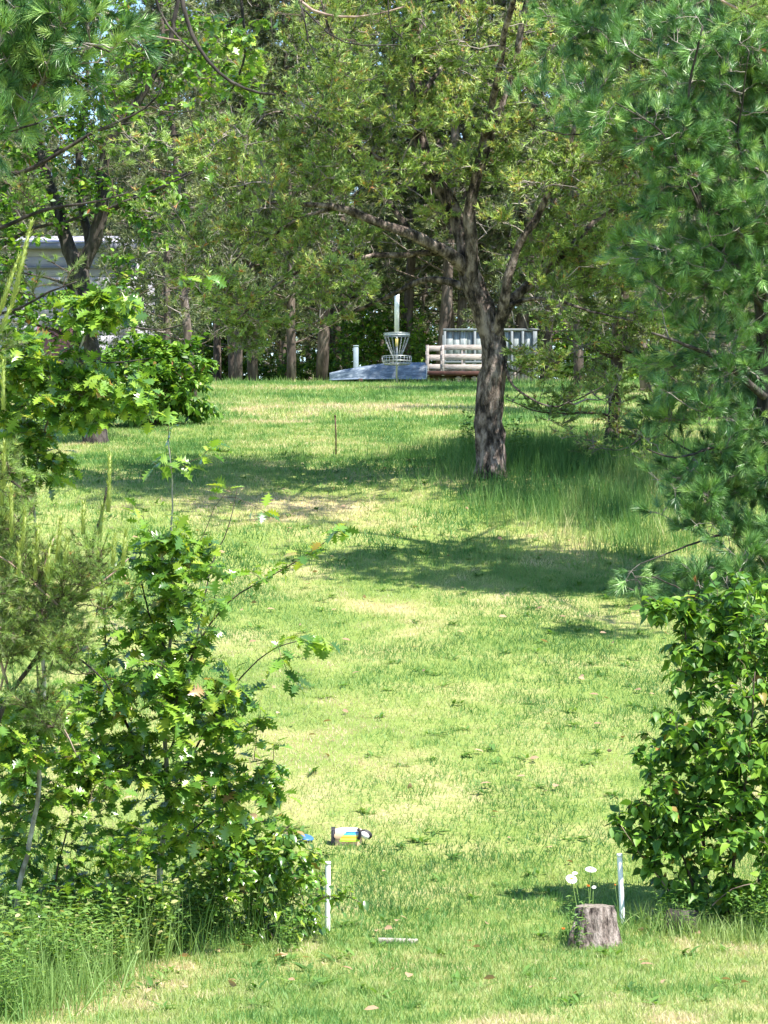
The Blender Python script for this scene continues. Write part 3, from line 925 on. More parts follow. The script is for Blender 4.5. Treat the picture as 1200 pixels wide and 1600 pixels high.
ds = d_at(666, 245)
bo = ground(245, ds)
leafy('shrub', 'rounded dense green shrub at the left edge of the far lawn', 'shrub', 31, bo,
      [([(245, 668), (235, 620), (215, 570)], ds, -.3, .03, .01), ([(245, 668), (262, 610), (275, 560)], ds, .2, .03, .01), ([(245, 668), (290, 625), (315, 590)], ds, 0, .025, .008),
       ([(245, 668), (200, 630), (170, 600)], ds, 0, .025, .008)],
      [(245, 590, 85, 62, ds, .8), (290, 590, 55, 50, ds - .2, .7), (200, 590, 70, 60, ds + .2, .8), (250, 640, 80, 30, ds - .1, .8), (265, 545, 50, 25, ds, .4), (320, 640, 25, 20, ds, .3), (300, 535, 25, 22, ds, .3), (215, 530, 30, 20, ds, .3), (130, 620, 60, 50, ds, .7), (90, 650, 60, 40, ds + .5, .7)], 750, 7, .14, OVAL, (M['bush_o'], M['bush']), M['browntwig'], 300, .4, .1)

# big oak sapling thicket left of the tee
OM = (M['oak_o'], M['oak'])
bo = ground(288, 17.75)
ext = [W(470, 992, 16.9), (W(500, 1000, 16.9)), W(520, 1010, 16.9), W(440, 1040, 16.9), W(465, 1070, 16.9), W(430, 1000, 17), W(405, 905, 17), W(440, 880, 17),
       W(500, 850, 17), W(520, 830, 17), W(540, 820, 17), W(470, 860, 17), W(415, 800, 17), W(360, 760, 17), W(330, 700, 17), W(235, 720, 16.8), W(210, 790, 16.8),
       W(268, 700, 17), W(290, 730, 17), W(340, 690, 17.0), W(262, 650, 17), W(430, 1160, 17), W(425, 1190, 17)]
ext = np.array(ext)
leafy('oak_sapling', 'bushy oak sapling with lobed leaves, left of the tee markers', 'sapling', 41, bo,
      [([(288, 1500), (270, 1450), (248, 1395), (250, 1340), (262, 1280), (262, 1200), (255, 1120), (262, 1030), (275, 940), (268, 850), (270, 760), (264, 690)], 17.75, -.8, .022, .003, M['palebark']),
       ([(262, 1270), (300, 1180), (350, 1090), (400, 1030), (450, 1000), (510, 1003)], 17.4, -.5, .009, .002),
       ([(262, 1130), (300, 1020), (350, 940), (410, 908), (470, 875), (538, 822)], 17.2, -.2, .008, .002, M['browntwig']),
       ([(260, 1240), (210, 1160), (170, 1060), (160, 960), (190, 880)], 17.4, -.3, .011, .003),
       ([(255, 1200), (290, 1100), (310, 980), (330, 880), (360, 820), (372, 760)], 17.5, .1, .009, .002),
       ([(262, 1020), (230, 960), (215, 880), (230, 830)], 17.2, 0, .007, .002),
       ([(250, 1350), (310, 1290), (370, 1240), (420, 1190)], 17.6, -.4, .009, .002)],
      [(265, 850, 70, 50, 17, .25), (310, 900, 85, 70, 17, .3), (240, 940, 85, 80, 17.1, .3), (265, 1040, 120, 90, 17.1, .4), (230, 1140, 130, 100, 17.2, .4), (330, 1130, 70, 100, 17.2, .3),
       (150, 1060, 60, 80, 17.1, .3), (330, 1230, 110, 60, 17.3, .3), (400, 1240, 60, 50, 17.3, .25), (150, 1180, 70, 70, 17.2, .3), (380, 1130, 40, 80, 17.2, .2), (270, 1290, 130, 50, 17.4, .3)],
      470, 6, .115, OAKL, OM, M['darkbark'], 300, .45, .05, extra=ext)

bo = ground(430, 18.1)
leafy('shrub', 'low tangled shrub of small leaves and bare stems beside the left marker stake', 'shrub', 42, bo,
      [([(390, 1470), (330, 1440), (300, 1400), (280, 1360)], 18.0, 0, .009, .004, M['darkbark']), ([(440, 1490), (410, 1430), (370, 1380), (330, 1330)], 18.0, 0, .008, .003),
       ([(450, 1480), (450, 1400), (420, 1340), (380, 1290)], 18.1, 0, .007, .003), ([(470, 1480), (480, 1420), (450, 1350), (440, 1300)], 18.1, 0, .006, .002, M['pinkbark']),
       ([(420, 1480), (470, 1440), (500, 1400), (540, 1398), (565, 1412)], 18.1, -.3, .005, .002), ([(330, 1480), (330, 1420), (350, 1330), (390, 1270)], 18, 0, .007, .003),
       ([(480, 1490), (490, 1430), (500, 1370), (500, 1330)], 18.2, 0, .005, .002)],
      [(400, 1330, 100, 60, 18, .3), (340, 1370, 90, 70, 18, .35), (450, 1400, 60, 70, 18.1, .3), (310, 1290, 90, 50, 18, .3), (470, 1350, 40, 45, 18, .2), (400, 1450, 110, 40, 18.2, .25),
       (320, 1440, 80, 40, 18.1, .25)],
      650, 6, .064, OVAL, OM, M['browntwig'], 300, .5, .04,
      extra=np.array([W(540, 1400, 17.85), W(560, 1415, 17.85), W(530, 1425, 17.85), W(548, 1385, 17.85), W(525, 1380, 17.85), W(515, 1400, 17.85)]))

bo = ground(20, 17.0)
leafy('oak_sapling', 'pale stemmed sapling with large lobed leaves at the left edge', 'sapling', 43, bo,
      [([(15, 1530), (25, 1420), (42, 1330), (58, 1260), (62, 1180), (70, 1050), (62, 900), (50, 760), (75, 650), (120, 560), (150, 480), (165, 440)], 17, -1.4, .017, .004, M['palebark']),
       ([(75, 650), (130, 640), (200, 632), (240, 650)], 15.9, -.1, .006, .002), ([(50, 760), (20, 680), (10, 600), (30, 520)], 16, -.1, .008, .002), ([(120, 560), (180, 570), (240, 560)], 15.8, 0, .006, .002),
       ([(62, 900), (20, 860), (-20, 800)], 16.2, 0, .006, .002)],
      [(160, 480, 75, 38, 15.7, .2), (60, 560, 70, 50, 15.8, .3), (20, 640, 60, 80, 15.9, .3), (190, 610, 60, 40, 15.7, .2), (60, 720, 60, 40, 15.9, .25), (110, 640, 70, 40, 15.8, .25), (0, 760, 40, 50, 16, .25), (135, 600, 45, 55, 15.8, .2), (20, 1150, 50, 90, 16.4, .3), (-10, 860, 50, 90, 16.2, .3), (90, 1120, 45, 50, 16.5, .2)],
      470, 7, .095, OAKL, OM, M['darkbark'], 300, .5, .05, extra=np.array([W(300, 420, 15.7), W(330, 430, 15.7), W(240, 640, 15.7)]))

bo = ground(90, 17.3)
leafy('oak_sapling', 'low leafy oak seedling among the weeds at lower left', 'sapling', 44, bo,
      [([(95, 1500), (80, 1400), (110, 1280), (130, 1200)], 17.2, -.3, .008, .003), ([(95, 1500), (50, 1380), (30, 1260)], 17.2, -.2, .008, .003), ([(100, 1500), (160, 1400), (190, 1330)], 17.2, -.1, .008, .003)],
      [(110, 1230, 90, 70, 16.9, .3), (40, 1300, 60, 70, 16.9, .3), (170, 1330, 70, 60, 17, .25), (90, 1390, 110, 60, 17, .3), (220, 1390, 50, 50, 17.2, .2), (40, 1180, 50, 60, 16.8, .25)],
      330, 6, .08, OAKL, OM, M['browntwig'], 300, .4, .04)

# right hand broadleaf bush
BM = (M['bush_o'], M['bush'])
bo = ground(1120, 18.9)
leafy('bush', 'dense bush of drooping pointed leaves beside the right marker stake', 'bush', 51, bo,
      [([(1100, 1470), (1085, 1380), (1050, 1300), (1010, 1240)], 18.8, -.2, .012, .004), ([(1110, 1470), (1100, 1330), (1090, 1200), (1080, 1080), (1070, 980)], 18.9, 0, .016, .004),
       ([(1130, 1470), (1150, 1320), (1170, 1180), (1180, 1050)], 18.8, -.3, .014, .004), ([(1140, 1470), (1200, 1350), (1250, 1200)], 18.9, 0, .014, .004),
       ([(1090, 1450), (1040, 1385), (990, 1320), (970, 1290)], 18.8, -.3, .007, .002, M['pinkbark']), ([(1080, 1460), (1130, 1390), (1180, 1380)], 18.6, -.3, .006, .003, M['pinkbark'])],
      [(1060, 1180, 75, 90, 18.8, .4), (1150, 1150, 90, 100, 18.7, .5), (1040, 1290, 80, 70, 18.7, .35), (1150, 1290, 90, 90, 18.6, .45), (1090, 1030, 60, 80, 18.9, .35), (1170, 1020, 80, 60, 18.9, .35),
       (1240, 1200, 90, 180, 18.9, .5), (1000, 1290, 45, 40, 18.7, .2), (1100, 1380, 90, 50, 18.7, .3), (1190, 1390, 60, 50, 18.6, .3), (1020, 945, 25, 18, 18.8, .1, 2), (1080, 950, 60, 30, 18.9, .2), (1160, 935, 70, 50, 18.9, .3)],
      1050, 7, .085, OVAL, BM, M['browntwig'], 300, .75, .05)

# ------------------------------------------------------------------ white pines
NT_rng = np.random.default_rng(8)
NCL = [needle_cluster_template(NT_rng, 60, .105, .0052) for _ in range(3)]
NCL_ME = None
def white_pine(label, seed, base, limbs, blobs, ncl, limit=300, d_lim=None, bark='darkbark', scale=1.0, tips=2, dead=5, name='white_pine'):
    global NCL_ME
    rng = np.random.default_rng(seed)
    root = thing(name, base, label, 'pine tree')
    L = []
    for (pts, d, dd, r0, r1, nm) in limbs:
        L.append((limb_path(pts, d, dd, .12, rng, .012), r0, r1, 12 if nm == 'trunk' else 7, nm))
    nodes = limbs_obj(root, base, L, M[bark], rng)
    C = clumped(rng, ncl // 6, 6, blobs, .13, .3)
    A, Bp, R0, R1, D = grow(rng, nodes, C, .15, 4, (.007, .003))
    # several brushes at every twig end
    ci = np.repeat(np.arange(len(C)), tips + 1)
    DD = nrm(D[ci] + rng.normal(0, .55, (len(ci), 3)) + np.array([0, 0, .35]))
    PP = C[ci] - D[ci] * .05 + DD * (rng.uniform(0, .12, len(ci)))[:, None]
    st = sticks(C[ci] - D[ci] * .05, PP + DD * .07, .003, .0022)
    part('twig', join([shift(sticks(A, Bp, R0, R1), base), shift(st, base)], 'twig', M['twig']), root, kind='stuff')
    R = frames(DD, nrm(rng.normal(size=DD.shape)))
    S = scale * rng.uniform(.75, 1.15, len(PP))
    if NCL_ME is None: NCL_ME = [make_mesh('needle_cluster', v, [f], M['white_o']) for v, f in NCL]
    px = CX + F * PP[:, 0] / PP[:, 1]; py = HOR - F * (PP[:, 2] - CAMZ) / PP[:, 1]
    inf = (px > -10) & (px < 1210) & (py > -10) & (py < 1610)
    order = np.argsort(PP[:, 1] + np.where(inf, 0, 50))
    for k, i3 in enumerate(order[:limit]):
        m = Matrix.Identity(4)
        for r in range(3):
            for c in range(3): m[r][c] = float(R[i3, r, c] * S[i3])
            m[r][3] = float(PP[i3, r] - base[r])
        part('needle_cluster', NCL_ME[k % 3], root, mat=m)
    rest = order[limit:]
    ps = []
    for v in range(3):
        rr = rest[v::3]
        if len(rr): ps.append(scatter_template(NCL[v][0], None, NCL[v][1], PP[rr] - base, R[rr], S[rr], np.clip(rng.normal(.5, .22, len(rr)), 0, 1)))
    if ps: part('crown', join(ps, 'crown', M['white']), root, kind='stuff')
    # small rusty clumps of dead needles
    if dead:
        q = rng.choice(order[:limit * 2][:len(order)], dead, replace=False)
        me = make_mesh('dead_needle_clump', NCL[0][0] * .55, [NCL[0][1]], M['deadneedle'], np.full(len(NCL[0][0]), .6))
        for i3 in q:
            m = Matrix.Identity(4)
            for r in range(3):
                for c in range(3): m[r][c] = float(R[i3, r, c] * 1.0)
                m[r][3] = float(PP[i3, r] - base[r] + (-.06 if r == 1 else 0))
            part('dead_needle_clump', me, root, mat=m)
    return root

bo = ground(1225, 30.6)
white_pine('tall soft needled white pine filling the right side', 61, bo,
           [([(1225, 1130), (1215, 900), (1200, 700), (1192, 500), (1190, 300), (1200, 100), (1195, -100), (1200, -400), (1205, -760)], 30.6, 0, .11, .04, 'trunk'),
            ([(1195, 620), (1150, 580), (1100, 548), (1060, 535), (1020, 520)], 30.4, -.9, .045, .012, 'branch'),
            ([(1192, 480), (1150, 430), (1120, 380), (1090, 310), (1070, 260), (1072, 150), (1100, 40)], 30.4, -1.2, .035, .01, 'branch'),
            ([(1095, 330), (1060, 250), (1030, 200), (1000, 180), (960, 160)], 29.6, -.5, .015, .006, 'branch'),
            ([(1190, 300), (1150, 240), (1160, 150), (1170, 80)], 30.2, -1, .02, .006, 'branch'),
            ([(1190, 420), (1120, 320), (1040, 230), (960, 200), (900, 215), (850, 200)], 30.4, -.6, .03, .007, 'branch'),
            ([(1195, 250), (1120, 120), (1020, 60), (930, 40), (850, 50)], 30.6, .6, .035, .008, 'branch'),
            ([(1195, 150), (1100, 60), (1000, -20), (900, -60)], 30.6, .4, .035, .008, 'branch'),
            ([(1200, 700), (1130, 690), (1060, 720), (1010, 700)], 30.6, -.6, .025, .007, 'branch'),
            ([(1200, 760), (1120, 720), (1060, 700), (1000, 640)], 30.6, .4, .02, .007, 'branch'),
            ([(1205, 850), (1140, 830), (1080, 850), (1000, 880)], 30.6, -.8, .02, .006, 'branch'),
            ([(1210, 990), (1150, 960), (1080, 930), (1020, 900)], 30.6, -1.4, .02, .006, 'branch'),
            ([(1215, 940), (1150, 920), (1100, 960)], 30.6, -1.4, .015, .006, 'branch'),
            ([(1200, -300), (1120, -400), (1000, -460)], 30.6, 1, .04, .01, 'branch'), ([(1200, -250), (1300, -300), (1450, -320)], 30.6, 3, .04, .01, 'branch'), ([(1200, -100), (1300, -80), (1430, -60)], 30.6, -4, .04, .01, 'branch'), ([(1200, -200), (1300, -300), (1420, -340)], 30.6, .5, .04, .01, 'branch'), ([(1192, 500), (1250, 440), (1320, 400)], 30.6, 0, .03, .008, 'branch'), ([(1195, 200), (1260, 140), (1330, 100)], 30.6, 0, .03, .008, 'branch')],  # boughs above and right of the frame added to hold shade foliage
           [(1080, 90, 120, 90, 29.8, .6), (1010, 200, 100, 90, 29.6, .5), (930, 55, 75, 75, 30.6, .5), (905, 165, 60, 60, 30.2, .5), (1120, 250, 110, 120, 29.6, .6), (1060, 380, 100, 90, 30.0, .5),
            (1160, 420, 80, 120, 30.2, .6), (1100, 540, 90, 70, 30.1, .5), (1070, 650, 75, 70, 30.3, .5), (1140, 740, 80, 100, 30.3, .5), (1080, 800, 70, 50, 30.2, .4), (1100, 920, 110, 55, 29.8, .4),
            (1190, 880, 60, 90, 30.2, .5), (1180, 120, 90, 140, 30.2, .7), (1250, 300, 80, 350, 30.6, .8), (1200, -150, 90, 100, 30.6, 1.0), (1370, -300, 220, 150, 33.5, 2.2, .8), (1440, -60, 80, 90, 26.5, .8, .7), (1000, -60, 180, 70, 30.6, .7), (1160, 1000, 60, 50, 28.6, .4), (1170, 600, 70, 110, 31.0, .6), (1190, 740, 60, 90, 30.6, .5)],  # off-frame masses at upper right are added to cast lawn shadows
           2900, 300, dead=9, scale=1.28)

bo = ground(-230, 15.5)
white_pine('dark white pine bough reaching in at the top left corner', 62, bo,
           [([(-230, 1700), (-220, 1200), (-200, 700), (-190, 300), (-190, 0), (-200, -300)], 15.5, 0, .10, .05, 'trunk'),
            ([(-190, 300), (-120, 180), (-40, 110), (40, 70), (120, 60), (170, 80)], 15.4, -.3, .03, .006, 'branch'),
            ([(-190, 150), (-100, 60), (0, 10), (100, 0), (180, 20)], 15.4, -.1, .03, .006, 'branch'),
            ([(-190, 400), (-120, 280), (-50, 230), (20, 200), (60, 190)], 15.4, -.4, .02, .005, 'branch'),
            ([(-190, 60), (-80, -60), (60, -90), (180, -40)], 15.4, .1, .03, .006, 'branch')],
           [(60, 30, 110, 60, 15.2, .3), (20, 110, 90, 60, 15.2, .25), (-60, 100, 100, 120, 15.3, .3), (130, 50, 50, 40, 15.3, .2), (10, 195, 40, 30, 15.1, .15), (60, -80, 140, 50, 15.4, .3)],
           380, 300, dead=2)

# ------------------------------------------------------------------ near jack pines: the overhead twigs and the young one with candles
def near_jack(label, seed, base, limbs, blobs, ncl, extra=None, bark='pinkbark', k=16, L=.045, wd=.0028, nsub=4, tint=.45, nt=5, shoots=(), sublen=.13, name='jack_pine'):
    rng = np.random.default_rng(seed)
    root = thing(name, base, label, 'pine tree')
    Ls = []
    for (pts, d, dd, r0, r1, nm, *mt) in limbs:
        P = limb_path(pts, d, dd, .09, rng, .008)
        Ls.append(P)
        b = B(); kk = len(P)
        b.tube(P - base, r0 + (r1 - r0) * np.linspace(0, 1, kk), 12 if nm == 'trunk' else 7, True, .05, rng)
        part(nm, b.mesh(nm, M[mt[0]] if mt else M[bark], True), root)
    nodes = np.vstack([p[len(p) // 3 if i4 == 0 else 1:] for i4, p in enumerate(Ls)])
    C = blob_points(rng, ncl, blobs, .3)
    if extra is not None: C = np.vstack([C, extra])
    A, Bp, R0, R1, D = grow(rng, nodes, C, .15, 4, (.005, .0022))
    tc = np.clip(tint + rng.normal(0, .15, len(C)), .12, .9)
    st, tf = tufts(rng, C, D, nsub, nt, sublen, k, L, wd, .55, tc, .45, .0022, .04)
    part('twig', join([shift(sticks(A, Bp, R0, R1), base), shift(st, base)], 'twig', M['browntwig']), root, kind='stuff')
    part('crown', join([shift(tf, base)], 'crown', M['jack']), root, kind='stuff')
    for (px, py0, py1, d, lean) in shoots:
        p1 = W(px, py0, d); p0 = W(px - lean, py1, d)
        Ln = np.linalg.norm(p1 - p0); ax = (p1 - p0) / Ln
        n = int(170 * Ln / .3) + 60
        f = rng.uniform(.02, 1, n)
        rad = (.013 * (1 - .5 * f))
        a = rng.uniform(0, 6.28, n)
        u = nrm(np.cross(ax, [0, 1, 0])); v = np.cross(ax, u)
        rd = np.cos(a)[:, None] * u + np.sin(a)[:, None] * v
        q0 = p0 + ax * (f * Ln)[:, None] + rd * (rad * .6)[:, None]
        dd = nrm(rd * .55 + ax)
        side = nrm(np.cross(dd, rd))
        tip = q0 + dd * (.036 * rng.uniform(.5, 1.1, n))[:, None]
        Vv = np.stack([q0 - side * .003, q0 + side * .003, tip], 1).reshape(-1, 3) - base
        bb = B(); bb.tube(np.array([p0 - base, p0 + ax * Ln * .5 - base, p1 - base]), [.011, .009, .005], 6)
        bb.add(Vv, None, np.arange(len(Vv)).reshape(-1, 3))
        me = bb.mesh('shoot', M['candle'], False, np.concatenate([np.full(20, .4), np.repeat(rng.uniform(0, 1, n), 3)]))
        part('shoot', me, root)
    return root

bo = ground(-20, 16.0)
near_jack('young pine with upright yellow green shoots at the left edge', 71, bo,
          [([(-30, 1560), (-40, 1350), (-10, 1150), (15, 1080), (58, 1030), (80, 990), (105, 955), (132, 925), (140, 880), (150, 830), (160, 800), (168, 760)], 16, -.6, .022, .006, 'trunk', 'darkbark'),
           ([(132, 925), (150, 915), (180, 890), (200, 870)], 15.5, 0, .008, .003, 'branch'), ([(100, 955), (60, 920), (30, 890), (0, 870), (-40, 850)], 15.5, -.1, .008, .003, 'branch'),
           ([(60, 1030), (90, 1010), (130, 1030), (165, 1060), (180, 1090)], 15.6, -.1, .008, .003, 'branch', 'darkbark'), ([(15, 1080), (-10, 1000), (-20, 900), (0, 800), (10, 720)], 15.6, 0, .009, .004, 'branch'),
           ([(80, 990), (60, 940), (70, 880), (85, 840)], 15.5, 0, .007, .003, 'branch'), ([(0, 1080), (20, 1000), (60, 960)], 15.6, 0, .007, .003, 'branch'),
           ([(58, 1040), (60, 1100), (100, 1130), (120, 1180)], 15.6, 0, .006, .003, 'branch')],
          [(60, 900, 90, 55, 15.5, .2), (40, 980, 80, 60, 15.5, .2), (110, 1030, 60, 40, 15.5, .2), (150, 880, 50, 45, 15.4, .15), (0, 820, 60, 60, 15.5, .2), (10, 1010, 40, 50, 15.5, .2), (60, 1110, 60, 40, 15.5, .15), (0, 900, 70, 140, 15.6, .2), (90, 960, 90, 60, 15.6, .2)],
          280, tint=.55, shoots=[(172, 712, 800, 15.35, 3), (131, 785, 835, 15.4, 1), (180, 835, 885, 15.3, 4), (197, 830, 885, 15.3, 5), (95, 810, 880, 15.4, 6), (160, 790, 850, 15.4, 5), (55, 870, 905, 15.4, 0), (40, 800, 860, 15.3, 6),
                       (18, 760, 840, 15.3, 0), (30, 850, 900, 15.3, 0), (78, 850, 910, 15.3, 4), (5, 700, 790, 15.4, 2), (105, 840, 880, 15.3, 2), (60, 820, 870, 15.4, 3)])

bo = ground(-90, 15.0)
near_jack('slender young pine at the left edge with long pale leader shoots', 72, bo,
          [([(-90, 1690), (-80, 1200), (-60, 800), (-40, 600), (-20, 520), (0, 490)], 15, -.1, .03, .01, 'trunk', 'darkbark'),
           ([(-60, 800), (-30, 760), (0, 740), (40, 770)], 14.9, 0, .008, .003, 'branch', 'darkbark'), ([(-70, 1000), (-40, 960), (0, 980)], 14.9, 0, .008, .003, 'branch')],
          [(-20, 560, 40, 50, 14.9, .15), (0, 740, 40, 40, 14.9, .15), (-20, 950, 50, 60, 14.9, .15)], 22,
          shoots=[(50, 345, 470, 14.85, 30), (30, 400, 495, 14.85, 34), (20, 470, 520, 14.85, 20), (5, 560, 640, 14.85, 0), (8, 690, 760, 14.85, 2)])

bo = ground(-330, 16.5)
near_jack('pine with bare dark boughs arching across the top left', 73, bo,
          [([(-330, 1560), (-320, 1000), (-300, 500), (-290, 100), (-280, -200), (-270, -420)], 16.5, 0, .12, .06, 'trunk', 'bark'),
           ([(-280, -200), (-100, -160), (60, -60), (140, 5), (200, 40), (240, 58), (280, 64)], 16.4, -.4, .035, .004, 'branch', 'pinkbark'),
           ([(-280, -260), (0, -300), (200, -160), (280, -50), (292, 40), (310, 85), (350, 122), (400, 147), (430, 150)], 16.4, -.2, .035, .007, 'branch', 'darkbark'),
           ([(240, -90), (240, 0), (258, 40), (300, 78)], 16.3, 0, .012, .006, 'branch', 'darkbark'),
           ([(-280, 100), (-100, 240), (20, 285), (80, 245), (150, 205), (240, 165), (255, 130)], 16.4, -.3, .028, .004, 'branch', 'darkbark'),
           ([(-280, 200), (-100, 380), (0, 360), (60, 330), (130, 322), (200, 300)], 16.4, -.3, .028, .004, 'branch', 'darkbark'),
           ([(-280, 380), (-80, 500), (20, 490), (70, 460), (120, 440)], 16.4, -.3, .02, .004, 'branch', 'darkbark'),
           ([(-280, -320), (100, -420), (350, -220), (430, -60), (470, 8), (500, 25), (545, 30), (590, 22), (632, 10)], 16.4, -.4, .035, .004, 'branch', 'pinkbark'),
           ([(470, 8), (478, 40), (482, 75), (495, 90)], 16.0, 0, .006, .003, 'branch', 'darkbark'),
           ([(470, 10), (520, 60), (560, 72), (625, 70)], 16.0, 0, .005, .003, 'branch', 'darkbark'),
           ([(600, -80), (605, 0), (610, 50), (630, 62)], 16.0, 0, .005, .003, 'branch', 'darkbark')],
          [(90, 110, 70, 25, 16.1, .15), (150, 250, 60, 40, 16.2, .15), (30, 300, 50, 40, 16.2, .15), (60, 440, 70, 40, 16.2, .15)], 30,
          extra=np.array([W(425, 22, 16), W(500, 65, 16), W(540, 62, 16), W(560, 68, 16), W(582, 40, 16), W(595, 28, 16), W(630, 40, 16), W(632, 8, 16), W(470, -10, 16), W(520, 20, 16), W(120, 120, 16.1), W(80, 190, 16.1)]), k=14, nsub=2)

bo = ground(1420, 12.2)
near_jack('pine off to the right with one pink barked twig in the top corner', 74, bo,
          [([(1420, 1560), (1410, 1000), (1400, 300), (1400, -150)], 12.2, 0, .10, .05, 'trunk', 'bark'),
           ([(1400, -50), (1300, 20), (1230, 40), (1190, 30), (1155, 15), (1128, -2)], 12.1, -.3, .02, .005, 'branch', 'pinkbark')],
          [(1180, 15, 35, 18, 11.85, .1)], 8, k=18, L=.06, nsub=3, tint=.6)

# oak leaves hanging in the upper left
bo = ground(-160, 16.8)
leafy('oak_tree', 'oak whose leafy twig hangs in at the upper left', 'oak tree', 45, bo,
      [([(-160, 1500), (-170, 1000), (-150, 400), (-140, -100), (-60, -330)], 16.8, 0, .09, .04, M['darkbark']),
       ([(-60, -330), (150, -300), (320, -150), (370, -40), (385, 40), (380, 110), (350, 160)], 16.8, -.2, .03, .004, M['darkbark']),
       ([(320, -150), (400, -100), (420, -20), (425, 60)], 16.6, 0, .01, .003, M['darkbark'])],
      [(375, 60, 45, 45, 16.6, .15), (390, 130, 30, 40, 16.6, .1), (330, 30, 30, 25, 16.6, .1), (380, -60, 60, 40, 16.6, .15)],
      60, 6, .075, OAKL, OM, M['darkbark'], 300, .4, .04, extra=np.array([W(300, 205, 16.6), W(200, 170, 16.6), W(165, 105, 16.6), W(330, 270, 16.6), W(160, 170, 16.6), W(285, 160, 16.6)]))

# ------------------------------------------------------------------ weeds
def weed_parts(seed, h, n, size, tmpl, spread=.25):
    rng = np.random.default_rng(seed)
    b = B(); P = []; Dd = []
    for s in range(n):
        a = rng.uniform(0, 6.28); l = h * rng.uniform(.6, 1.1); sp = spread * rng.uniform(.2, 1)
        u = np.linspace(0, 1, 5)[:, None]
        Q = np.array([np.cos(a) * sp * h, np.sin(a) * sp * h, l]) * u * np.array([1, 1, 1]) + np.array([np.cos(a) * sp * h, np.sin(a) * sp * h, 0]) * u ** 2 * .4
        b.tube(Q, np.linspace(.003, .0012, 5), 4, False)
        m = int(l / .028)
        f = np.linspace(.15, 1, m)
        P.append(np.stack([np.interp(f, u[:, 0], Q[:, k]) for k in range(3)], -1))
        aa = np.arange(m) * 2.4 + rng.uniform(0, 6)
        Dd.append(np.stack([np.cos(aa), np.sin(aa), rng.uniform(.1, .8, m)], -1))
    P = np.vstack(P); Dd = np.vstack(Dd)
    R = frames(Dd, nrm(np.array([0, 0, 1.0]) + rng.normal(0, .3, Dd.shape)))
    S = size * rng.uniform(.6, 1.1, len(P))
    X = scatter_template(tmpl[0], tmpl[1], None, P, R, S, np.clip(rng.normal(.5, .2, len(P)), 0, 1))
    return b.mesh('stalk', M['weed'], False, np.full(b.n, .4)), make_mesh('foliage', X[0], X[1], M['weed'], X[2])

WV = [weed_parts(1, .42, 7, .07, LANCE), weed_parts(2, .34, 9, .05, LANCE, .35), weed_parts(3, .50, 6, .06, SMALL, .2), weed_parts(4, .26, 9, .045, SMALL, .5)]
rngw = np.random.default_rng(12)
def weed(vi, px, d, s, label, group=None):
    p = ground(px, d)
    r = thing('weed', p, label, 'weed', group); r.rotation_euler = (0, 0, rngw.uniform(0, 6.28)); r.scale = (s, s, s)
    part('stalk', WV[vi][0], r, kind='stuff'); part('foliage', WV[vi][1], r, kind='stuff')
for k in range(46):
    px = rngw.uniform(-40, 270) if k < 34 else rngw.uniform(250, 480)
    d = rngw.uniform(16.0, 17.9) if px < 160 else rngw.uniform(17.3, 18.1)
    weed(int(rngw.integers(0, 4)), px, d, rngw.uniform(.7, 1.1) * (1 if k < 34 else .6), 'narrow leaved green weed in the tangle at lower left', 'weeds of the lower left tangle')
def lawn_weeds():
    rng = np.random.default_rng(91); n = 420
    y = rng.uniform(15.2, 44, n); x = rng.uniform(-.12, .13, n) * y
    k = 9; ci = np.repeat(np.arange(n), k)
    a = rng.uniform(0, 6.28, n * k)
    D = np.stack([np.cos(a), np.sin(a), rng.uniform(.15, 1.0, n * k)], -1)
    P = np.stack([x[ci] + rng.normal(0, .02, n * k), y[ci] + rng.normal(0, .02, n * k), H(x[ci], y[ci]) + .005], -1)
    X = scatter_template(LANCE[0], LANCE[1], None, P, frames(D, np.tile([0, 0, 1.0], (n * k, 1))), rng.uniform(.05, .12, n * k), np.clip(rng.normal(.3, .2, n)[ci], 0, 1))
    tag(part('lawn_weed', make_mesh('lawn_weed', X[0], X[1], M['weed'], X[2])), 'flat rosettes of darker weeds dotted through the lawn', 'weeds', kind='stuff')
    m = 260
    y = rng.uniform(15, 40, m); x = rng.uniform(-.12, .13, m) * y
    a = rng.uniform(0, 6.28, m); D = np.stack([np.cos(a), np.sin(a), rng.normal(.1, .15, m)], -1)
    X = scatter_template(SMALL[0], SMALL[1], None, np.stack([x, y, H(x, y) + .04], -1), frames(D, nrm(np.array([0, 0, 1.0]) + rng.normal(0, .5, (m, 3)))), rng.uniform(.04, .09, m), rng.uniform(.3, .9, m))
    lm = leaf_mat('fallen_leaf', [(0, (.16, .09, .05)), (1, (.48, .33, .20))], .7, .2)
    tag(part('leaf_litter', make_mesh('leaf_litter', X[0], X[1], lm, X[2])), 'dry brown leaves fallen here and there on the lawn', 'leaf litter', kind='stuff')
lawn_weeds()
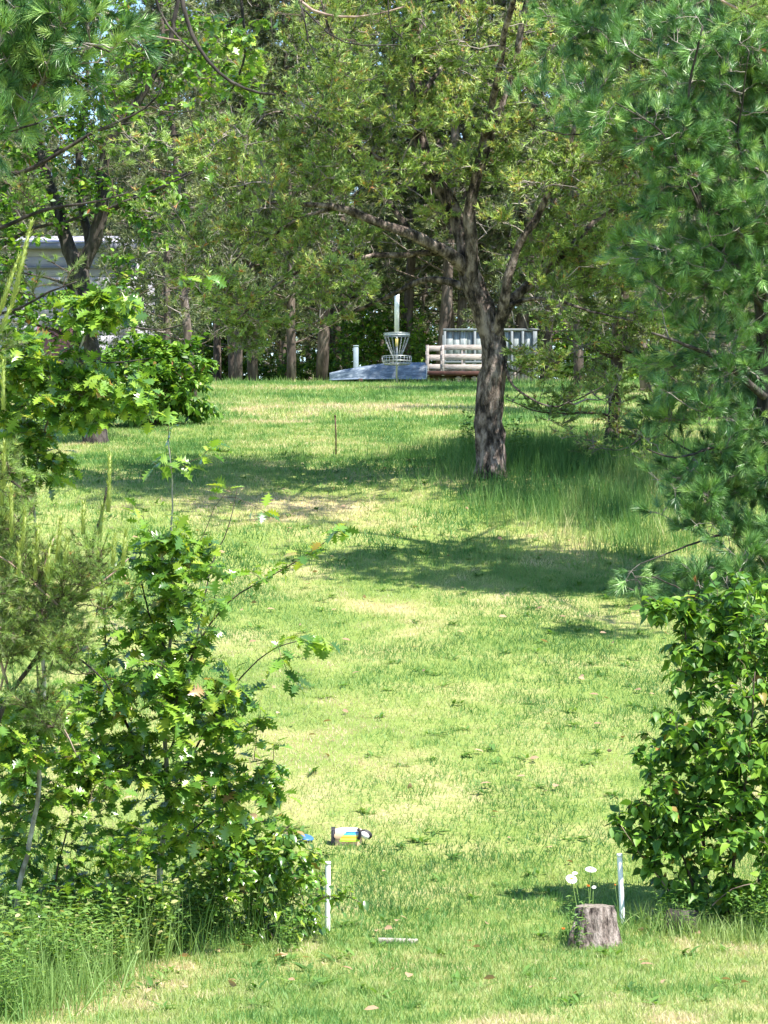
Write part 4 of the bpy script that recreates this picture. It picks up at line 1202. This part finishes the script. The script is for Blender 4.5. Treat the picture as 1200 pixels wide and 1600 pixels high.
def ground_cover():
    rng = np.random.default_rng(66); Vs = []
    for spots, cnt in ((((10, 15.8, .45, 1.0), (80, 16.3, .45, .9), (150, 16.9, .4, .7), (210, 17.4, .4, .35), (330, 17.9, .45, .2)), 420),):
        for k in range(cnt):
            c = spots[rng.integers(0, len(spots))]
            px = c[0]; d = c[1] + rng.normal(0, c[3] * .6)
            x = (px - CX) / F * c[1] + rng.normal(0, c[2] * .6)
            if x / d * F + CX > 300 and d < 17.6: continue
            if d < 14.6 + max(0, (x / d * F + CX) / 300) * 2.9: continue
            me = WV[rng.choice([0, 1, 1, 2, 3, 0])][1]
            co = np.empty(len(me.vertices) * 3, np.float32); me.vertices.foreach_get('co', co); co = co.reshape(-1, 3)
            a = rng.uniform(0, 6.28); s_ = rng.uniform(.5, 1.05)
            Rz = np.array([[math.cos(a), -math.sin(a), 0], [math.sin(a), math.cos(a), 0], [0, 0, 1]])
            q4 = np.empty(len(me.loops), np.int32); me.loops.foreach_get('vertex_index', q4)
            tt = np.empty(len(me.vertices), np.float32); me.attributes['tint'].data.foreach_get('value', tt)
            Vs.append((co @ Rz.T * s_ + np.array([x, d, float(H(x, d))]), [q4.reshape(-1, 4)], np.clip(tt + rng.normal(0, .15), 0, 1)))
    tag(part('ground_cover', join(Vs, 'ground_cover', M['weed'])), 'dense leafy ground cover filling the lower left corner', 'ground cover', kind='stuff')
ground_cover()
for k in range(20):
    px = rngw.uniform(1020, 1210)
    weed(int(rngw.integers(0, 4)), px, rngw.uniform(18.1, 18.5), rngw.uniform(.4, .7), 'low weed with small leaves under the right hand bush', 'weeds beneath the right bush')
for px, d, s in ((738, 40.1, 1.3), (725, 40.4, 1.0), (800, 39.2, 1.1), (815, 38.8, .9)):
    weed(2, px, d, s, 'dark upright weed by the trunk of the crooked pine', 'weeds at the crooked pine')

# ------------------------------------------------------------------ small things by the tee
M['whitepaint'] = noise_mat('white_paint', (.70, .70, .68), (.84, .84, .82), 12, rough=.5, bump=.05, spec=.4)
M['stumpbark'] = noise_mat('stump_bark', (.03, .022, .02), (.20, .16, .14), 22, (1, 1, .4), .95, 1.0, (.36, .30, .27), dist=.04, lo=.38, hi=.62)
M['cutwood'] = noise_mat('cut_wood', (.10, .085, .07), (.26, .22, .18), 30, rough=.9, bump=.3)
M['rust'] = noise_mat('rusty_steel', (.04, .022, .016), (.10, .055, .035), 30, rough=.8, bump=.2)
M['petal'] = noise_mat('petal', (.80, .80, .78), (.86, .86, .84), 5, rough=.6, bump=0)
M['yolk'] = noise_mat('flower_centre', (.70, .42, .03), (.8, .55, .05), 90, rough=.8, bump=.2)
M['orange'] = noise_mat('orange_petal', (.75, .16, .02), (.85, .26, .03), 40, rough=.7, bump=0)
M['stalk'] = noise_mat('flower_stalk', (.12, .20, .05), (.20, .30, .08), 20, rough=.7, bump=0)
M['plank'] = noise_mat('weathered_plank', (.28, .25, .20), (.44, .40, .33), 8, (1, 6, 1), .9, .3)
def flat(name, c, rough=.6, spec=.4, metal=0):
    c2 = tuple(min(1, v * 1.12) for v in c); c1 = tuple(v * .9 for v in c)
    return noise_mat(name, c1, c2, 9, rough=rough, bump=.04, spec=spec, metal=metal)

def stake(px_b, d, h, lean, label, w=.034):
    rng = np.random.default_rng(int(px_b))
    base = ground(px_b, d)
    root = thing('marker_stake', base, label, 'stake', 'white tee marker stakes')
    b = B(); top = np.array([lean, 0, h])
    P = np.array([[0, 0, -.12], [0, 0, 0], top * .5, top * .96, top])
    b.tube(P, [w / 2, w / 2, w / 2, w / 2, w * .40], 14, True)
    part('post', b.mesh('post', M['whitepaint'], True), root)
    b = B(); b.tube(np.array([top * .965, top * 1.012]), [w * .56, w * .54], 14, True)
    part('cap', b.mesh('cap', M['whitepaint'], True), root)
stake(512, 18.35, .44, .002, 'white marker stake at the leafy edge of the left shrub')
stake(972, 18.6, .455, -.02, 'white marker stake beside the stump and the right bush')

def stump():
    rng = np.random.default_rng(3)
    base = ground(927, 17.85)
    root = thing('tree_stump', base, 'short weathered grey tree stump behind white daisies', 'stump'); root.scale = (.93, .93, .93)
    n = 56; prof = np.array([(.175, -.06), (.168, 0), (.158, .035), (.150, .08), (.143, .13), (.136, .18), (.130, .22), (.127, .25), (.123, .262)])
    a = np.linspace(0, 2 * np.pi, n, endpoint=False)
    fis = np.interp(np.arange(n), np.arange(0, n + 4, 4), rng.normal(0, .06, n // 4 + 1)) + rng.normal(0, .03, n)
    for k in rng.choice(n, 8, replace=False): fis[k] -= .16
    jit = 1 + fis[None, :] * np.ones((len(prof), 1)) + rng.normal(0, .022, (len(prof), n))
    jit[0:3] += .05 * np.sin(a * 5 + 1)[None]
    b = B(); b.lathe(prof, n, jit=jit)
    me = b.mesh('bark', M['stumpbark'])
    part('bark', me, root)
    top = prof[-1, 0] * jit[-1]
    V = [(0, 0, .268)] + [(top[k] * .5 * math.cos(a[k]), top[k] * .5 * math.sin(a[k]), .267 + rng.normal(0, .003)) for k in range(n)] + \
        [(top[k] * .995 * math.cos(a[k]), top[k] * .995 * math.sin(a[k]), .2625 + rng.normal(0, .002)) for k in range(n)]
    t = [[0, 1 + k, 1 + (k + 1) % n] for k in range(n)]; q = [[1 + k, 1 + n + k, 1 + n + (k + 1) % n, 1 + (k + 1) % n] for k in range(n)]
    part('cut_face', make_mesh('cut_face', V, [np.array(q), np.array(t)], M['cutwood']), root)
    # splits with a loose slab of bark at the left
    b = B(); b.tube(np.array([(-.155, -.10, 0), (-.150, -.095, .09), (-.128, -.088, .17)]), [.022, .018, .008], 7, True, .2, rng)
    part('bark_flake', b.mesh('bark_flake', M['stumpbark']), root)
stump()
bo = ground(1062, 18.45)
root = thing('tree_stump', bo, 'low dark stump hidden in shade under the right bush', 'stump')
b = B(); rr = np.random.default_rng(4); b.lathe([(.15, -.05), (.14, .02), (.125, .08), (.11, .12), (.06, .135), (0.001, .13)], 22, jit=1 + rr.normal(0, .07, (6, 22)))
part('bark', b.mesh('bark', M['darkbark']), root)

def daisy(px_h, py_h, d, px_b, r, tilt, label, petals=18, face=1.0):
    rng = np.random.default_rng(int(px_h))
    base = ground(px_b, d)
    root = thing('daisy', base, label, 'flower', 'white daisies at the stump')
    hd = W(px_h, py_h, d) - base
    P = smoothline([(0, 0, 0), (hd[0] * .3, 0, hd[2] * .5), hd - np.array([0, 0, .004])], .04, rng, .003)
    b = B(); b.tube(P, .0034, 5); part('stalk', b.mesh('stalk', M['stalk'], True), root)
    m2 = 5
    lp_ = np.stack([np.interp(np.linspace(.1, .7, m2), np.linspace(0, 1, len(P)), P[:, c]) for c in range(3)], -1)
    aa = np.arange(m2) * 2.4; dd_ = np.stack([np.cos(aa), np.sin(aa), np.full(m2, .7)], -1)
    X_ = scatter_template(LANCE[0], LANCE[1], None, lp_, frames(dd_, np.tile([0, 0, 1.0], (m2, 1))), np.full(m2, .045), np.full(m2, .4))
    part('stalk_leaf', make_mesh('stalk_leaf', X_[0], X_[1], M['weed'], X_[2]), root, kind='stuff')
    R = Matrix.Rotation(tilt, 3, 'X') @ Matrix.Rotation(rng.uniform(-.2, .2), 3, 'Y')
    b = B()
    for k in range(petals):
        a = k * 2 * math.pi / petals; c, s = math.cos(a), math.sin(a); w = r * .17
        V = []
        for (f, ww, z) in ((.2, .5, 0), (.6, 1, .05 * r + (.1 * r if k % 2 else 0)), (1.0, .45, -.1 * r)):
            V += [(c * f * r - s * w * ww, s * f * r + c * w * ww, z), (c * f * r + s * w * ww, s * f * r - c * w * ww, z)]
        b.add(V, [[0, 1, 3, 2], [2, 3, 5, 4]])
    me = b.mesh('petal_ring', M['petal']); me.transform(R.to_4x4())
    part('petal_ring', me, root, mat=T3(hd))
    b = B(); b.lathe([(r * .30, -.001), (r * .28, r * .1), (r * .15, r * .17), (0, r * .19)], 12)
    me = b.mesh('flower_centre', M['yolk'], True); me.transform(R.to_4x4()); part('flower_centre', me, root, mat=T3(hd))
daisy(893, 1373, 17.95, 905, .036, .75, 'large white daisy, lower left of the two big blooms')
daisy(923, 1358, 17.95, 918, .036, .35, 'large white daisy standing highest above the stump')
daisy(898, 1364, 18.05, 908, .017, .5, 'small white daisy peeping behind the left bloom')
daisy(928, 1386, 18.0, 922, .014, .6, 'small white daisy below the highest bloom')

def small_flower(px, py, d, mat, label, r=.012, cat='flower', name='wildflower'):
    rng = np.random.default_rng(int(px * 3))
    base = ground(px, d); hd = W(px, py, d) - base
    root = thing(name, base, label, cat)
    b = B(); b.tube(smoothline([(0, 0, 0), (rng.normal(0, .01), 0, hd[2] * .5), hd], .04, rng, .002), .0016, 5); part('stalk', b.mesh('stalk', M['stalk'], True), root)
    b = B()
    for k in range(14):
        a = k * .449; c, s = math.cos(a), math.sin(a); z = r * .35 * (k % 3)
        b.add([(0, 0, 0), (c * r * .6 - s * r * .25, s * r * .6 + c * r * .25, z), (c * r, s * r, z + r * .3), (c * r * .6 + s * r * .25, s * r * .6 - c * r * .25, z)], [[0, 1, 2, 3]])
    part('bloom', b.mesh('bloom', M[mat]), root, mat=T3(hd))
small_flower(919, 1385, 18.0, 'orange', 'orange hawkweed bloom among the daisies above the stump')
small_flower(880, 1452, 17.8, 'orange', 'orange hawkweed bloom just left of the stump')
small_flower(961, 1383, 18.3, 'orange', 'faint orange bloom beside the right marker stake', .007)
for px, py, t in ((834, 1487, 'leftmost'), (843, 1483, 'topmost'), (855, 1484, 'rightmost'), (857, 1490, 'lowest')):
    small_flower(px, py, 17.82, 'petal', f'white clover head in the shade left of the stump, {t} of four', .011, 'flower', 'clover')

# loose stems with grass leaves by the stump
def stalk_leafy():
    p = ground(902, 17.6)
    r = thing('weed', p, 'pale thistle like weed growing against the left side of the stump', 'weed'); r.scale = (.75, .75, .75)
    part('stalk', WV[0][0], r, kind='stuff'); part('foliage', WV[0][1], r, kind='stuff')
stalk_leafy()

base = ground(622, 17.95); root = thing('plank', base + np.array([0, 0, .012]), 'short pale plank lying in the grass at the tee', 'plank')
b = B(); b.box((0, 0, 0), (.25, .07, .03), Matrix.Rotation(.03, 3, 'Y'), .004); part('board', b.mesh('board', M['plank']), root)

def ornament():
    d = 20.85
    base = W(548, 1330, d); base[2] = float(H(base[0], base[1])) + .012
    root = thing('striped_bag', base, 'small bag with rainbow stripes, peach flap and black ends lying in grass', 'bag'); root.scale = (.94, .9, .84)
    peach = flat('peach_fabric', (.80, .52, .36)); black = flat('black_fabric', (.012, .012, .016))
    def shell(x0, x1, y, rz, z0, n=14, ey=.055, nx=6, taper=0):
        """half barrel surface lying along x"""
        V = []; q = []
        for i in range(nx + 1):
            x = x0 + (x1 - x0) * i / nx
            s = 1 - taper * abs(2 * i / nx - 1) ** 3
            for j2 in range(n + 1):
                a = math.pi * (-.12 + 1.24 * j2 / n)
                V.append((x, y - math.cos(a) * ey * s, z0 + math.sin(a) * rz * s))
        for i in range(nx):
            for j2 in range(n):
                k = i * (n + 1) + j2; q.append([k, k + 1, k + n + 2, k + n + 1])
        return V, q
    b = B(); b.add(*shell(-.125, .085, 0, .125, .0, taper=.12)); part('body', b.mesh('body', peach, True), root)
    # peach flap bulging on the left front
    b = B(); n = 16
    ring = [(-.075 + .052 * math.cos(t), -.062, .066 + .040 * math.sin(t) + .22 * .052 * math.cos(t)) for t in np.linspace(0, 2 * math.pi, n, endpoint=False)]
    b.add([(-.075, -.078, .066)] + ring, None, [[0, 1 + (k + 1) % n, 1 + k] for k in range(n)])
    part('flap', b.mesh('flap', peach, True), root)
    # black left end
    b = B(); b.add(*shell(-.150, -.118, 0, .128, 0, ey=.06)); b.box((-.136, 0, .05), (.024, .105, .11), None, .01); part('end_panel', b.mesh('end_panel', black), root)
    # striped front
    cols = [(.70, .76, .86), (.02, .22, .55), (.01, .42, .60), (.62, .70, .16), (.80, .42, .04), (.62, .80, .12), (.45, .72, .05)]
    zs = np.linspace(.108, .008, len(cols) + 1)
    for k, c in enumerate(cols):
        xl = -.045 - .007 * k if k > 1 else -.035
        b = B(); V = []; q = []
        for i in range(7):
            x = xl + (.068 - xl) * i / 6
            bul = .070 + .007 * math.sin(math.pi * i / 6)
            for z in (zs[k], zs[k + 1] + .0006): V.append((x, -bul + .25 * max(0, z - .07), z))
        for i in range(6): q.append([2 * i, 2 * i + 1, 2 * i + 3, 2 * i + 2])
        b.add(V, q); part('stripe', b.mesh('stripe', flat('stripe_colour', c), True), root)
    # dark strap between stripes and the badge
    b = B(); b.tube(smoothline([(.055, -.075, .118), (.075, -.085, .10), (.072, -.088, .065), (.060, -.082, .028)], .01), [.012] * 1, 8)
    part('strap', b.mesh('strap', black, True), root)
    # white oval disc with black rim, tilted at the right end
    R = Matrix.Rotation(.55, 3, 'Y')
    for nm, s, y, m in (('disc_rim', 1.0, -.058, black), ('disc_face', .76, -.066, M['whitepaint'])):
        b = B(); n = 20
        cc = np.array([.118 - (.012 if nm == 'disc_face' else 0), y, .070 - (.008 if nm == 'disc_face' else 0)])
        P1 = [cc + np.array(R @ Vector((.052 * s * math.cos(t), 0, .036 * s * math.sin(t)))) for t in np.linspace(0, 2 * math.pi, n, endpoint=False)]
        P2 = [p + np.array([0, .016, 0]) for p in P1]
        b.add([cc + np.array([0, -.006, 0])] + P1 + P2, [[1 + k, 1 + (k + 1) % n, 1 + n + (k + 1) % n, 1 + n + k] for k in range(n)], [[0, 1 + (k + 1) % n, 1 + k] for k in range(n)])
        part(nm, b.mesh(nm, m, True), root)
ornament()
base = W(479, 1313, 20.9); base[2] = float(H(base[0], base[1])) + .03
root = thing('flying_disc', base, 'small blue flying disc half hidden behind leaves near the striped bag', 'disc'); root.rotation_euler = (.3, .2, 0); root.scale = (.5, .5, .5)
b = B(); b.lathe([(.001, .022), (.06, .02), (.09, .016), (.105, .006), (.105, -.004), (.098, -.002), (.09, .010), (.001, .016)], 24)
part('plate', b.mesh('plate', flat('blue_plastic', (.04, .13, .30), .4), True), root)

dr_ = d_at(712, 525); base = W(525, 712, dr_); base[2] = float(H(base[0], base[1]))
root = thing('post', base, 'thin rusty steel rod standing alone in the middle lawn', 'post')
b = B(); b.tube(np.array([(0, 0, -.1), (0, 0, .30), (-.012, 0, .58)]), .011, 7); part('rod', b.mesh('rod', M['rust']), root)
b = B(); b.tube(np.array([(-.012, 0, .57), (-.012, 0, .60)]), .014, 7); part('tip', b.mesh('tip', M['rust']), root)

# ------------------------------------------------------------------ basket, boat, trailer, enclosure
M['steel'] = noise_mat('galvanised_steel', (.28, .30, .31), (.45, .47, .48), 20, rough=.45, bump=.05, metal=.6)
M['palewood'] = noise_mat('pale_painted_wood', (.20, .17, .155), (.36, .31, .285), 6, (1, 1, 8), .9, .3, (.48, .42, .39))
M['redframe'] = noise_mat('dark_red_frame', (.035, .018, .015), (.09, .04, .032), 8, rough=.8, bump=.2)
def basket():
    d = 74.6
    base = W(620, 600, d); base[2] = float(H(base[0], base[1]))
    root = thing('disc_golf_basket', base, 'disc golf basket with hanging chains and a white pole top', 'disc golf basket')
    def ring(R, z, r=.008, n=36):
        a = np.linspace(0, 2 * np.pi, n, endpoint=False)
        return np.stack([R * np.cos(a), R * np.sin(a), np.full(n, z)], -1)
    b = B(); b.tube(np.array([(0, 0, -.1), (0, 0, 1.32)]), .026, 10); part('pole', b.mesh('pole', M['steel'], True), root)
    b = B(); b.tube(np.array([(.0, 0, 1.33), (.0, 0, 2.0), (.004, 0, 2.42)]), .062, 14); part('pole_sleeve', b.mesh('pole_sleeve', M['whitepaint'], True), root)
    b = B()
    n = 30; a = np.linspace(0, 2 * np.pi, n, endpoint=False)
    V = np.concatenate([ring(.34, 1.26, n=n), ring(.34, 1.32, n=n)]); q = [[k, (k + 1) % n, n + (k + 1) % n, n + k] for k in range(n)]
    b.add(V, q); b.tube(ring(.34, 1.32), .010, 5, closed=True); b.tube(ring(.34, 1.26), .010, 5, closed=True)
    part('top_band', b.mesh('top_band', M['steel']), root)
    b = B()
    for k in range(8):
        t = k * math.pi / 4; b.tube(np.array([(0, 0, 1.30), (.34 * math.cos(t), .34 * math.sin(t), 1.29)]), .008, 4)
    part('spoke', b.mesh('spoke', M['steel']), root)
    b = B()
    for s in np.linspace(0, 1, 20):
        R = .32 * (1 - s) ** .75 * .9 + .045; z = 1.26 - .62 * s
        tw = 0 if int(s * 19) % 2 else .9
        u = np.array([math.cos(tw), math.sin(tw), 0])
        p = np.array([R, 0, z])
        pts = [p + np.array([0, 0, .022 * math.cos(g)]) + np.array([.3 * u[0], u[1] + .4, 0]) * .013 * math.sin(g) for g in np.linspace(0, 2 * np.pi, 6, endpoint=False)]
        b.tube(np.array(pts), .0045, 3, closed=True)
    me = b.mesh('chain', M['steel'])
    for k in range(16):
        o = part('chain', me, root); o.rotation_euler = (0, 0, k * 2 * math.pi / 16)
    b = B(); b.tube(ring(.38, .72), .011, 5, closed=True); b.tube(ring(.38, .60), .010, 5, closed=True); b.tube(ring(.33, .52), .010, 5, closed=True); b.tube(ring(.16, .505), .008, 5, closed=True)
    for k in range(24):
        t = k * 2 * math.pi / 24; c, s = math.cos(t), math.sin(t)
        b.tube(np.array([(.38 * c, .38 * s, .72), (.38 * c, .38 * s, .60), (.33 * c, .33 * s, .52), (.03 * c, .03 * s, .50)]), .006, 4)
    part('tray', b.mesh('tray', M['steel']), root)
    b = B(); b.box((0, -.05, 1.08), (.075, .012, .20), None, .004); part('number_plate', b.mesh('number_plate', flat('yellow_plate', (.62, .50, .14))), root)
basket()

def boat():
    d = 76.4
    base = W(590, 600, d); base[2] = float(H(base[0], base[1]))
    root = thing('rowing_boat', base, 'overturned blue grey boat lying on the grass behind the basket', 'boat')
    hull = noise_mat('boat_hull', (.06, .085, .12), (.11, .145, .19), 5, (1, 2, 4), .5, .12, (.26, .30, .35), spec=.5)
    Ls = 2.52
    S = np.linspace(0, 1, 22)
    V = []; m = 13
    for s in S:
        x = 1.24 - Ls * s
        bm = .58 * (1 - max(0, (s - .35) / .65) ** 2.2) + .01
        hh = .44 * (1 - .60 * max(0, (s - .25) / .75) ** 1.5)
        for k in range(m):
            t = -1 + 2 * k / (m - 1)
            a = abs(t)
            z = hh * (1 if a < .5 else 1 - ((a - .5) / .5) ** 1.6 * .97)
            if k in (3, 9): z += .012
            y = np.sign(t) * bm * (a ** .62 if a > 0 else 0)
            V.append((x, y, z + .10))
    n = len(S)
    q = [[i * m + k, i * m + k + 1, (i + 1) * m + k + 1, (i + 1) * m + k] for i in range(n - 1) for k in range(m - 1)]
    part('hull', make_mesh('hull', V, np.array(q), hull, smooth=True), root)
    V = np.array(V)
    for sd in (0, m - 1):
        b = B(); b.tube(V[sd::m][:n] + np.array([0, 0, -.01]), .022, 6); part('gunwale', b.mesh('gunwale', flat('boat_rail', (.20, .25, .34)), True), root)
    b = B(); b.add(np.vstack([V[:m] + np.array([.003, 0, 0]), [(1.243, 0, .10)]]), None, [[k, k + 1, m] for k in range(m - 1)])
    b.box((1.26, 0, .30), (.035, .84, .34), None, .01)
    part('transom', b.mesh('transom', M['whitepaint']), root)
    for yy in (-.16, .0, .16):
        b = B(); P = np.array([(1.24 - Ls * s, yy * (1 - s * .8), .112 + .44 * (1 - .60 * max(0, (s - .25) / .75) ** 1.5)) for s in np.linspace(0, .9, 12)]); b.tube(P, .012, 5)
        part('keel_strip', b.mesh('keel_strip', flat('boat_keel', (.24, .29, .38))), root)
    b = B()
    for x in (-.5, .7): b.box((x, 0, .05), (.12, 1.0, .12), None, .01)
    part('support_block', b.mesh('support_block', M['redframe']), root)
    root.rotation_euler = (0, 0, .10)
boat()

def trailer():
    d = 77.4; s = d / F
    base = W(758, 602, d); base[2] = float(H(base[0], base[1]))
    root = thing('slatted_trailer', base, 'low trailer with pale slatted board sides on a dark red frame', 'trailer')
    def X(px): return (px - 758) * s
    def Z(py): return (600.5 - py) * s
    L0, L1 = X(665), X(792)
    for yy, dep in ((0, 0), (1.3, 1)):
        for (y0, y1) in (((540.5, 549), (555, 564), (570, 578)) if dep == 0 else ()):
            for (a0, a1) in ((665, 691.5), (694.5, 757), (759, 792)):
                b = B(); b.box(((X(a0) + X(a1)) / 2, yy, (Z(y0) + Z(y1)) / 2 + (.006 if a0 == 694.5 else 0)), (X(a1) - X(a0), .03, Z(y0) - Z(y1)), None, .005)
                sb_ = part('side_board', b.mesh('side_board', M['palewood']), root); sb_.location = (0, 0, (int(a0 * 3 + y0) % 7 - 3) * .004)
        for px in (668, 692, 725, 757, 788):
            fr = -.036 if px in (668, 692) and not dep else (.04 if not dep else -.04)
            b = B(); b.box((X(px), yy + fr, (Z(540) + Z(588)) / 2), (.07, .035, Z(540) - Z(588)), None, .004)
            part('stanchion', b.mesh('stanchion', M['palewood']), root)
    b = B(); b.box(((L0 + L1) / 2, .65, Z(584)), (L1 - L0, 1.42, .11), None, .01); part('chassis', b.mesh('chassis', M['redframe']), root)
    b = B(); b.box(((L0 + L1) / 2, .65, Z(580)), (L1 - L0 - .1, 1.2, .03), None, .004); part('deck', b.mesh('deck', M['plank']), root)
    for px in (716, 741, 782):
        b = B(); b.box((X(px), .10, Z(595)), (.075, .09, Z(589) - Z(602) ), None, .008); b.box((X(px), .10, Z(591.5)), (.15, .12, .04), None, .006)
        part('support_block', b.mesh('support_block', M['palewood']), root)
    for yy in (-.02, 1.32):
        w = B(); a = [(.05, -.09), (.13, -.09), (.215, -.075), (.235, -.03), (.235, .03), (.215, .075), (.13, .09), (.05, .09)]
        w.lathe(a, 20); me = w.mesh('tyre', flat('tyre_rubber', (.02, .02, .02), .9)); me.transform(Matrix.Rotation(math.pi / 2, 4, 'X'))
        wo = part('wheel', me, root, mat=T3((X(775), yy + .12 * (1 if yy < 1 else -1), .235)))
        w2 = B(); w2.lathe([(.001, -.05), (.12, -.05), (.135, -.08), (.135, .08), (.12, .05), (.001, .05)], 16); me = w2.mesh('rim', flat('wheel_rim', (.4, .4, .4))); me.transform(Matrix.Rotation(math.pi / 2, 4, 'X'))
        part('rim', me, wo)
    b = B(); b.tube(np.array([(L0 - .4, .65, Z(590)), (L0, .65, Z(585))]), .035, 6); part('drawbar', b.mesh('drawbar', M['redframe']), root)
trailer()

def enclosure():
    d = 80.2; s = d / F
    base = W(768, 600, d); base[2] = float(H(base[0], base[1]))
    root = thing('enclosure', base, 'pale framed enclosure with grey panels behind the trailer and crooked pine', 'enclosure')
    white = flat('pale_frame', (.15, .17, .18)); panel = noise_mat('grey_panel', (.12, .14, .15), (.22, .25, .25), 2.5, (6, 1, 1), .5, .1, (.34, .38, .39))
    def X(px): return (px - 768) * s
    def Z(py): return (600 - py) * s
    for px in (695, 742, 768, 800, 817, 836):
        for yy in (0, 1.6):
            b = B(); w = .07 if px != 836 else .12
            b.box((X(px), yy, Z(516) / 2 - .05), (w, .07, Z(516) + .1), None, .006); part('post', b.mesh('post', white), root)
    for z in (515, 566):
        b = B(); b.box((X(767), -.003, Z(z)), (X(842) - X(692), .08, .06), None, .006); part('rail', b.mesh('rail', white), root)
    cells = [(697, 741), (743, 767), (769, 799), (801, 816), (819, 833)]
    for k, (a0, a1) in enumerate(cells):
        nst = max(1, int((a1 - a0) / 9))
        for t in range(nst):
            x0, x1 = a0 + (a1 - a0) * t / nst, a0 + (a1 - a0) * (t + 1) / nst - .6
            b = B(); b.box((X((x0 + x1) / 2), .045 + .01 * (t % 2), Z(542)), (X(x1) - X(x0), .012, Z(517) - Z(565)), None, 0)
            part('panel', b.mesh('panel', panel), root)
    for t in range(8):
        x0 = 797 + t * 5.6
        b = B(); b.box((X(x0 + 2), .06, Z(584)), (X(4.6) - X(0), .02, Z(568) - Z(600)), None, 0); part('board', b.mesh('board', M['palewood']), root)
enclosure()

base = W(556, 578, 82); base[2] = float(H(base[0], base[1]))
root = thing('post', base, 'pale blue post among the trunks just beyond the overturned boat', 'post')
b = B(); b.box((0, 0, .55), (.15, .12, 1.2), None, .02); part('shaft', b.mesh('shaft', flat('pale_blue_paint', (.20, .26, .31))), root)
b = B(); b.box((0, 0, 1.165), (.17, .14, .04), None, .012); part('cap', b.mesh('cap', flat('pale_blue_paint', (.20, .26, .31))), root)

# ------------------------------------------------------------------ the pale barn at far left
def barn():
    d = 99.0; s = d / F
    base = W(40, 600, d); base[2] = float(H(base[0], base[1]))
    root = thing('barn', base, 'pale metal sided barn showing through the trees at upper left', 'barn')
    wallm = noise_mat('pale_siding', (.40, .385, .45), (.48, .465, .53), 1.5, rough=.6, bump=.05, spec=.3)
    roofm = noise_mat('pale_metal_roof', (.40, .385, .45), (.48, .465, .53), 1.2, rough=.5, bump=.05, spec=.3)
    trim = flat('grey_trim', (.20, .21, .26)); red = flat('dull_red_door', (.26, .11, .11))
    zt = W(0, 386, d)[2] - base[2]           # eaves
    x0, x1 = (-240 - 40) * s, (214 - 40) * s
    b = B(); b.box(((x0 + x1) / 2, 4.0, zt / 2 - .1), (x1 - x0 - .06, 7.9, zt), None, 0); part('wall', b.mesh('wall', wallm), root)
    n = 17; hh = zt / n
    for k in range(n):
        b = B(); b.box(((x0 + x1) / 2, .02 + .004 * (k % 2), hh * (k + .5)), (x1 - x0, .05, hh - .008), None, .004)
        part('siding_board', b.mesh('siding_board', wallm), root)
    b = B(); b.box(((x0 + x1) / 2, -.08, W(0, 418, d)[2] - base[2]), (x1 - x0 + .02, .07, .09), None, .01); part('trim', b.mesh('trim', trim), root)
    b = B(); b.box(((x0 + x1) / 2, -.30, zt), (x1 - x0 + .5, .10, .20), None, .02); part('gutter', b.mesh('gutter', trim), root)
    # roof slope rising away from the eaves, in standing seam sheets
    m = 22; rise = .85; run = 4.4
    for k in range(m):
        xa = x0 - .25 + (x1 - x0 + .5) * k / m; xb = x0 - .25 + (x1 - x0 + .5) * (k + 1) / m - .02
        V = [(xa, -.35, zt + .10), (xb, -.35, zt + .10), (xb, run, zt + rise), (xa, run, zt + rise)]
        V += [(x, y, z + .05) for x, y, z in V]
        b = B(); b.add(V, [[0, 3, 2, 1], [4, 5, 6, 7], [0, 1, 5, 4], [1, 2, 6, 5], [2, 3, 7, 6], [3, 0, 4, 7]])
        part('roof_sheet', b.mesh('roof_sheet', roofm), root)
    b = B(); b.add([(x0 - .25, run, zt + rise), (x1 + .25, run, zt + rise), (x1 + .25, run * 2, zt + .1), (x0 - .25, run * 2, zt + .1)], [[0, 1, 2, 3]]); part('rear_roof', b.mesh('rear_roof', roofm), root)
    b = B()
    for x in (x0, x1): b.add([(x, 0, zt - .15), (x, run * 2, zt - .15), (x, run, zt + rise - .03)], None, [[0, 1, 2]])
    part('gable', b.mesh('gable', wallm), root)
    b = B(); b.box(((92 - 40) * s, -.03, 1.35), (1.5, .06, 3.3), None, .01); part('door', b.mesh('door', red), root)
barn()
